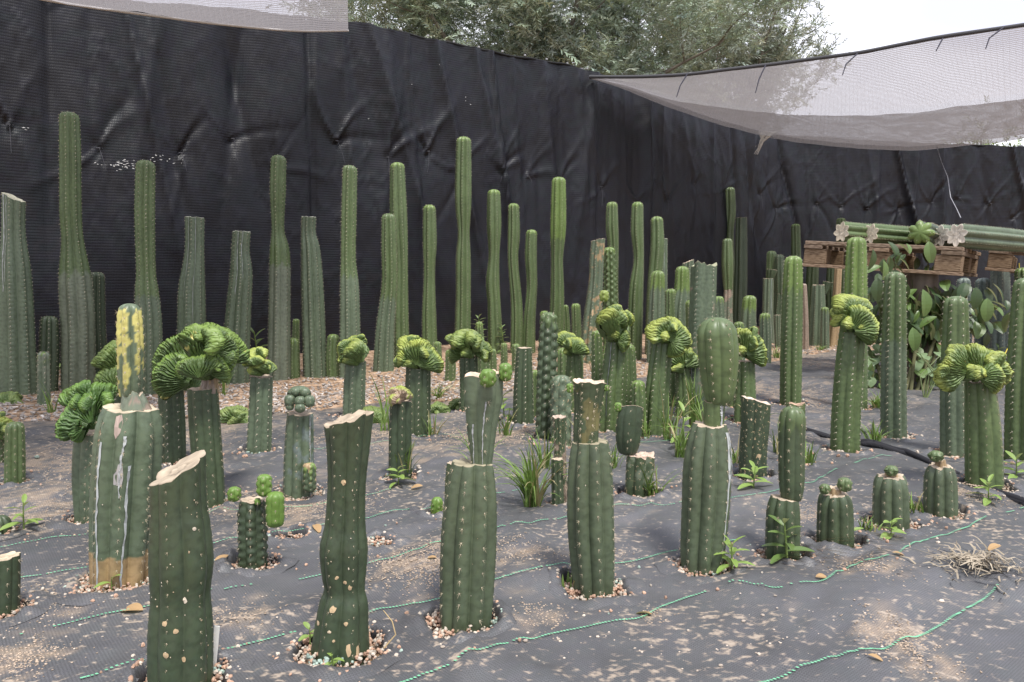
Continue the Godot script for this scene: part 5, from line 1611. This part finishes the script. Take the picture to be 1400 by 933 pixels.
	cactus("tiny glossy green pup sitting in its own planting hole", [[597, 706, 15], [597, 698, 18], [598, 680, 16]], {"n": 6, "tub": 0.06, "tone": "bright", "hr": 2.6, "sp": 0.012, "size": 0.6})
	for q in [["low stock with two knobby offsets, first of the three small stocks", 1142, 752, 676, 49, [[1128, 669, 15, 14], [1155, 663, 20, 19]]], ["low stock with one small offset between two other low stocks", 1218, 724, 652, 49, [[1219, 644, 20, 14]]], ["low stock with one round offset nearest the twin-fan crested cactus", 1286, 708, 638, 43, [[1280, 624, 21, 15]]]]:
		r = cactus(q[0], [[q[1], q[2], q[4]], [q[1], q[2] - 25, q[4]], [q[1], q[3] + 12, q[4] * 0.93], [q[1], q[3], q[4] * 0.72]], {"name": "grafted_cactus", "tip": false, "n": 8, "dp": 0.23, "tone": "deep" if q[1] < 1200 else "sage", "dish": -0.08, "rag": 0.3, "hr": 1.4, "group": "low stocks in a row"})
		stem(r[0], r[1], [[q[1] + 1, q[3] + 4, q[4] * 0.4], [q[1], q[3] - 4, q[4] * 0.34], [q[1], q[3] - 9, q[4] * 0.3]], {"tip": false, "n": 5, "tone": "cork", "called": "graft_collar", "spines": false, "rag": 0.5})
		for p in q[5]: pup(r[0], r[1] - 0.012, p[0], p[1], p[2], p[3], {"tone": "mid", "top": "bright"})
	# a bare planting hole with nothing in it but gravel
	for q in [[515, 742], [395, 735]]:
		var p := gp(q[0], q[1])
		holes.append([p.x, p.z, 0.045, 77 + q[0]])

func build_weeds() -> void:
	tuft("tall grass clump arching between the two big front stocks", 728, 692, 125, 75, 1.05)
	tuft("grass clump at the foot of the short dried-crest stock", 552, 655, 70, 34, 0.5)
	tuft("thin grass left of the wide flared scion", 655, 648, 90, 24, 0.8)
	tuft("sparse long grass right of the S-shaped crest stock", 915, 602, 90, 30, 0.6)
	tuft("grass between the low round crest and the oval scion", 950, 585, 95, 30, 0.5)
	tuft("grass blades around the mottled stump with leaning scion", 893, 682, 62, 22, 1.0)
	tuft("short grass behind the stocky cut stump", 1065, 622, 60, 26, 0.8)
	tuft("grass behind the egg-shaped scion", 1105, 640, 50, 22, 1.0)
	tuft("single long grass shoots near the ball-shaped crest", 527, 592, 120, 8, 0.7)
	tuft("grass at the foot of the cactus before the shrub", 1196, 608, 50, 26, 0.9)
	tuft("grass shoot before the stubby white-scarred cactus", 70, 570, 62, 9, 0.8)
	tuft("grass by the stock behind the largest crest", 305, 545, 60, 10, 0.5)
	tuft("low grass beneath the leafy shrub", 1200, 560, 35, 50, 1.2)
	tuft("grass tuft at the foot of the flat-cut dark post", 690, 600, 60, 20, 0.8)
	tuft("light green grass on the soil before the fence corner", 1062, 492, 26, 40, 1.0)
	tuft("light green grass below the cut grey cactus", 1122, 482, 18, 30, 1.0)
	tuft("tall grass behind the large upright crest", 818, 560, 120, 16, 0.6)
	tuft("grass fringe at the mat's edge near the three-lobed crest", 600, 548, 40, 40, 1.2)
	tuft("grass fringe on the soil right of the lone slim cactus", 650, 538, 40, 40, 1.2)
	tuft("grass around the foot of the low stocks", 1190, 728, 30, 22, 1.0)
	tuft("small blades beside the third low stock", 1255, 705, 42, 18, 0.8)
	tuft("few grass blades at the foot of the middle front stock", 775, 800, 26, 7, 0.6)
	for q in [["grass between the knobby pair and the tall stock", 798, 612, 70, 26], ["grass left of the mottled stump", 838, 640, 55, 20], ["grass behind the oval scion's stock", 930, 625, 80, 26], ["grass right of the oval scion's stock", 1008, 640, 55, 22], ["long grass before the thick grey column", 968, 600, 90, 22], ["grass at the foot of the fan-crest stock", 1030, 590, 60, 22], ["grass behind the thin cup-topped stem", 748, 640, 80, 20], ["grass at the foot of the ball-crest stock", 590, 600, 45, 18], ["grass at the foot of the S-crest stock", 880, 602, 60, 20]]:
		tuft(q[0], q[1], q[2], q[3], q[4], 0.8)
	var W := [["leafy weed with pale stem at the left edge of the mat", 32, 725, 48, 9, "lance", "leaf_light", 0.65], ["broad-leaved weed before the short dried-crest stock", 545, 668, 34, 8, "oval", "leaf_light", 0.7], ["upright weed with long leaves before the egg-shaped scion's stock", 1078, 775, 78, 10, "lance", "leaf_mid", 0.5], ["spreading leafy weed right of the oval-scion stock", 1002, 782, 52, 12, "lance", "leaf_light", 0.75],
		["leafy rosette weed at the foot of the twin-fan crested cactus", 1352, 690, 38, 11, "lance", "leaf_light", 0.75], ["small weed in front of the middle low stock", 1218, 738, 34, 8, "oval", "leaf_light", 0.7], ["weed with pointed leaves at the right edge", 1390, 658, 38, 10, "lance", "leaf_light", 0.75], ["leafy weed at the foot of the stocky cut stump", 1030, 672, 40, 9, "lance", "leaf_light", 0.8],
		["tiny seedling at the foot of the waisted cut column", 456, 915, 30, 5, "oval", "leaf_light", 0.6], ["seedling behind the waisted cut column's foot", 424, 878, 24, 4, "oval", "leaf_light", 0.9], ["two-leaved seedling at the tan base of the variegated stock", 152, 806, 20, 3, "oval", "leaf_light", 1.2], ["weed sprout right of the first low stock", 1162, 745, 32, 4, "lance", "leaf_light", 0.8],
		["long-leaved weed standing dark against the fence behind tall cacti", 357, 520, 80, 12, "lance", "leaf_mid", 0.4], ["bushy small-leaved weed by the fence behind the slim cacti", 657, 488, 66, 26, "lance", "leaf_mid", 0.25], ["small-leaved weed by the fence between slim cacti", 690, 488, 52, 20, "lance", "leaf_mid", 0.25], ["leafy weed behind the largest scarred cut cactus", 858, 488, 70, 16, "lance", "leaf_mid", 0.3],
		["light weed beside the wide cut scion's right offset", 690, 575, 42, 8, "oval", "leaf_light", 0.6], ["broad weed leaves behind the dried-crest stock", 568, 545, 34, 7, "oval", "leaf_light", 0.8], ["low green weed on the soil below the largest crest", 310, 528, 18, 8, "oval", "leaf_light", 0.9], ["weed behind the short dark cactus on the left", 80, 520, 22, 6, "oval", "leaf_light", 0.8],
		["leafy weed right of the S-shaped crest's foot", 932, 610, 60, 9, "lance", "leaf_light", 0.5], ["weed before the timbers at the right edge", 1385, 500, 45, 16, "lance", "leaf_mid", 0.5], ["weed leaning out right of the leafy shrub", 1360, 508, 40, 14, "lance", "leaf_mid", 0.5]]
	for q in W: weed(q[0], q[1], q[2], q[3], q[4], q[5], q[6], q[7])
	# glossy shrub under and behind the pallet
	var p := gp(1240, 535)
	var sh := thing("leafy_shrub", "dark glossy large-leaved shrub growing under and around the pallet", "shrub", Vector3(p.x, ground_h(p.x, p.z), p.z))
	var s := Soup.new()
	var ends := []
	for i in 12:
		var e := at(1190 + 15 * i + rng.randf_range(-12, 12), (rng.randf_range(345, 420) if i % 3 else rng.randf_range(420, 490)), 4.02 + rng.randf() * 0.5) - sh.position
		var m := e * 0.5 + Vector3(rng.randf_range(-0.08, 0.08), 0.08, rng.randf_range(-0.1, 0.05))
		tube(s, [Vector3(0.02 * i - 0.12, -0.05, 0), m, e], [0.012, 0.008, 0.004], Color(0.12, 0.12, 0.06), 6)
		ends.append([m, e])
	part("stems", s.mesh(M["barkm"]), sh)
	for i in 420:
		var q: Array = ends[rng.randi() % ends.size()]
		var c: Vector3 = q[0].lerp(q[1], rng.randf_range(0.1, 1.12)) + Vector3(rng.randfn(), rng.randfn() * 0.8, rng.randfn()) * 0.06
		c.z = minf(c.z, -3.93 - sh.position.z)
		leaf_part(sh, "oval", c, rng.randf_range(-1.6, 1.6) + PI, rng.randf_range(-1.35, -0.1), rng.randf_range(-0.5, 0.5), rng.randf_range(0.065, 0.125), "leaf_gloss" if rng.randf() < 0.86 else "leaf_mid")
	for q in [[1200, 402, 0.13], [1262, 418, 0.15], [1208, 378, 0.11], [1270, 352, 0.12], [1248, 470, 0.13], [1215, 470, 0.12], [1350, 430, 0.13], [1335, 415, 0.12]]:
		leaf_part(sh, "oval", at(q[0], q[1] - 22, 4.02) - sh.position, rng.randf_range(-0.5, 0.5) + PI, -1.15, rng.randf_range(-0.4, 0.4), q[2], "leaf_mid" if rng.randf() < 0.5 else "leaf_gloss")
	# heart-leaved vine at the stump
	var pv := gp(1265, 545)
	var vi := thing("ground_vine", "light green heart-leaved vine sprawling at the stump's foot", "vine", Vector3(pv.x, ground_h(pv.x, pv.z), pv.z))
	s = Soup.new()
	for i in 6: tube(s, [Vector3(0, -0.02, 0), Vector3(rng.randf_range(-0.1, 0.1), 0.12, 0), Vector3(rng.randf_range(-0.22, 0.15), 0.24, rng.randf_range(-0.1, 0.1))], [0.004, 0.003, 0.002], Color(0.16, 0.2, 0.08), 5)
	part("stems", s.mesh(M["leafvc"]), vi)
	for i in 62:
		var x := 1265.0 + rng.randfn() * 22.0 if i < 36 else 1200.0 + rng.randfn() * 14.0
		var y := rng.randf_range(462, 532)
		leaf_part(vi, "heart", at(x, y, 4.05 + rng.randf() * 0.25) - vi.position, rng.randf_range(-0.9, 0.9) + PI, rng.randf_range(-0.95, 0.1), rng.randf_range(-0.5, 0.5), rng.randf_range(0.055, 0.095), "leaf_pale" if rng.randf() < 0.6 else "leaf_mid")

func build_litter() -> void:
	# heap of dry grass at the right
	var c := gp(1345, 782)
	var s := Soup.new()
	for i in 330:
		var a := rng.randf() * TAU
		var rr := absf(rng.randfn()) * 0.062
		var p := Vector3(cos(a) * rr * 1.25, 0, sin(a) * rr * 0.9)
		p.y = 0.004 + rng.randf() * maxf(0.020 - rr * 0.18, 0.003)
		var b := rng.randf() * TAU
		var l := rng.randf_range(0.015, 0.055)
		var dv := Vector3(cos(b), rng.randf_range(-0.15, 0.3), sin(b)) * l
		var w := Vector3(-sin(b), 0.4, cos(b)) * rng.randf_range(0.0006, 0.0019)
		var m := p + dv * 0.5 + Vector3(0, rng.randf_range(-0.002, 0.008), 0) + w * 2.0
		var k := rng.randf_range(0.55, 1.15)
		var col := Color(0.33 * k, 0.28 * k, 0.21 * k)
		s.quad(p - w, m - w, m + w, p + w, col)
		s.quad(m - w, p + dv - w * 0.4, p + dv + w * 0.4, m + w, col)
	c.y = mat_h(c.x, c.z)
	var h := part("straw", s.mesh(M["matte"]), self, true)
	h.position = c
	h.set_meta("label", "heap of dry grey straw lying on the mat at the right")
	h.set_meta("category", "straw")
	# dry stalks strewn round the small stocks
	s = Soup.new()
	var o := gp(1100, 780)
	for i in 210:
		var p := gp(1060 + absf(rng.randfn()) * 60.0 + (rng.randf() * 130.0 if rng.randf() < 0.35 else 0.0), 772 + rng.randfn() * 12.0)
		if rng.randf() < 0.3: p = gp(1180 + rng.randfn() * 45.0, 745 + rng.randfn() * 10.0)
		p.y = mat_h(p.x, p.z) + 0.003 + rng.randf() * 0.006
		var b := rng.randf_range(-0.6, 0.6)
		var l := rng.randf_range(0.012, 0.075)
		var dv := Vector3(cos(b), rng.randf_range(-0.02, 0.1), sin(b)) * l
		var w := Vector3(0, 0.4, 0.7) * rng.randf_range(0.0005, 0.0013)
		var k := rng.randf_range(0.6, 1.15)
		s.quad(p - w - o, p + dv * 0.5 - w - o + Vector3(0, 0.003, 0), p + dv * 0.5 + w - o + Vector3(0, 0.003, 0), p + w - o, Color(0.48 * k, 0.37 * k, 0.23 * k))
		s.quad(p + dv * 0.5 - w - o + Vector3(0, 0.003, 0), p + dv - o, p + dv - o + w, p + dv * 0.5 + w - o + Vector3(0, 0.003, 0), Color(0.48 * k, 0.37 * k, 0.23 * k))
	var g := part("straw", s.mesh(M["matte"]), self, true)
	g.position = o
	g.set_meta("label", "loose dry stalks strewn round the feet of the low stocks")
	g.set_meta("category", "straw")
	# curled dry leaves
	var L := [["curled brown dry leaf behind the nearest dark column", 195, 838, 0.055], ["orange dry leaf on top of the straw heap", 1367, 768, 0.035], ["dry brown leaf right of the broad front stock", 597, 772, 0.025], ["dark curled leaf left of the waisted cut column", 430, 728, 0.04], ["small dry leaf on the mat near the low stocks", 1115, 800, 0.03], ["dry leaf below the tiny pup", 578, 672, 0.035], ["tan leaf scrap on the green thread at lower right", 1220, 768, 0.025], ["dry seed husk on the mat at lower right", 1186, 914, 0.022], ["brown leaf at the hole of the knobby offset stock", 312, 770, 0.045], ["tan crumpled leaf on the green thread in front", 892, 844, 0.032]]
	for q in L:
		var p := gp(q[1], q[2])
		p.y = mat_h(p.x, p.z) + 0.004 + (0.03 if q[1] == 1367 else 0.0)
		var root := thing("dry_leaf", q[0], "dry leaf", p, "dry leaves on the mat")
		leaf_part(root, "oval", Vector3.ZERO, rng.randf() * TAU, 0.15, rng.randf_range(-0.5, 0.5), q[3], "leaf_dry")
		root.get_child(0).name = "blade"
	# white plant tag by the nearest column
	var tp := gp(291, 906)
	var tag := thing("plant_tag", "white plastic plant tag stuck in the ground beside the nearest column", "plant tag", Vector3(tp.x, ground_h(tp.x, tp.z), tp.z))
	s = Soup.new()
	s.box(Transform3D(Basis(Vector3.BACK, -0.12), Vector3(0.004, 0.022, 0)), Vector3(0.0085, 0.075, 0.0012), Color.WHITE)
	part("blade", s.mesh(M["plastic"]), tag)
	var dk := gp(292, 906)
	# dry bent stalks at the foot of the waisted column
	var st := thing("dry_stalk", "bent dry straw stalk at the hole of the waisted cut column", "stalk", gp(525, 893))
	s = Soup.new()
	tube(s, [Vector3(0, 0.008, 0), at(541, 868, -st.position.z) - st.position, at(536, 850, -st.position.z) - st.position, at(524, 835, -st.position.z) - st.position], [0.0014, 0.0012, 0.001, 0.0007], Color(0.5, 0.38, 0.2), 5)
	part("stem", s.mesh(M["matte"]), st)

func _ready() -> void:
	rng.seed = 20240611
	nz.seed = 3
	nz2.seed = 17
	# camera
	var cam := Camera3D.new()
	cam.name = "camera"
	cam.position = eye
	cam.rotation.x = -tilt_down
	cam.fov = rad_to_deg(2.0 * atan(466.5 / F))
	cam.near = 0.05
	cam.far = 400.0
	add_child(cam)
	# bright overcast sky
	var we := WorldEnvironment.new()
	we.name = "environment"
	var env := Environment.new()
	env.background_mode = Environment.BG_SKY
	var sky := Sky.new()
	var sm := ProceduralSkyMaterial.new()
	sm.sky_top_color = Color(0.68, 0.69, 0.76)
	sm.sky_horizon_color = Color(0.70, 0.705, 0.77)
	sm.sky_curve = 0.2
	sm.ground_bottom_color = Color(0.35, 0.32, 0.28)
	sm.ground_horizon_color = Color(0.75, 0.76, 0.78)
	sm.sky_energy_multiplier = 0.85
	sm.sky_cover = noise_tex(0.006, 1024, [[0.0, Color(0.0, 0.0, 0.0)], [0.42, Color(0.05, 0.05, 0.05)], [0.62, Color(0.42, 0.42, 0.40)], [1.0, Color(0.62, 0.62, 0.60)]], 8, 5)
	sm.sky_cover_modulate = Color(1, 1, 1, 1)
	sky.sky_material = sm
	env.sky = sky
	env.tonemap_mode = Environment.TONE_MAPPER_LINEAR
	env.tonemap_exposure = 3.25
	env.sdfgi_enabled = true
	env.ssao_enabled = true
	env.ssil_enabled = true
	we.environment = env
	add_child(we)
	var sun := DirectionalLight3D.new()
	sun.name = "sun"
	sun.light_color = Color(1.0, 0.985, 0.965)
	sun.light_energy = 0.5
	sun.light_angular_distance = 10.0
	sun.shadow_enabled = true
	sun.rotation_degrees = Vector3(-66, 24, 0)
	add_child(sun)
	materials()
	build_ground()
	build_fence()
	build_nets()
	tree("large grey-green olive-like tree above the middle of the fence", Vector3(0.4, -0.1, -11.6), Vector3(0.0, 4.7, -11.4), Vector3(4.0, 2.9, 1.9), 19000, Color(0.37, 0.44, 0.35), 0.062, "olive_tree", -0.62)
	tree("sparser tree with open crown right of the olive-like tree", Vector3(3.9, -0.1, -14.0), Vector3(3.8, 5.0, -14.0), Vector3(2.3, 2.5, 1.7), 7500, Color(0.36, 0.40, 0.32), 0.066, "open_crowned_tree", -0.12)
	tree("light green bush showing over the fence at the right edge", Vector3(10.4, -0.1, -14.0), Vector3(10.2, 2.9, -14.0), Vector3(1.9, 1.5, 1.2), 1500, Color(0.24, 0.30, 0.10), 0.085, "garden_bush", -0.2)
	build_cacti()
	build_mat()
	build_gravel()
	build_pallets()
	build_weeds()
	build_litter()
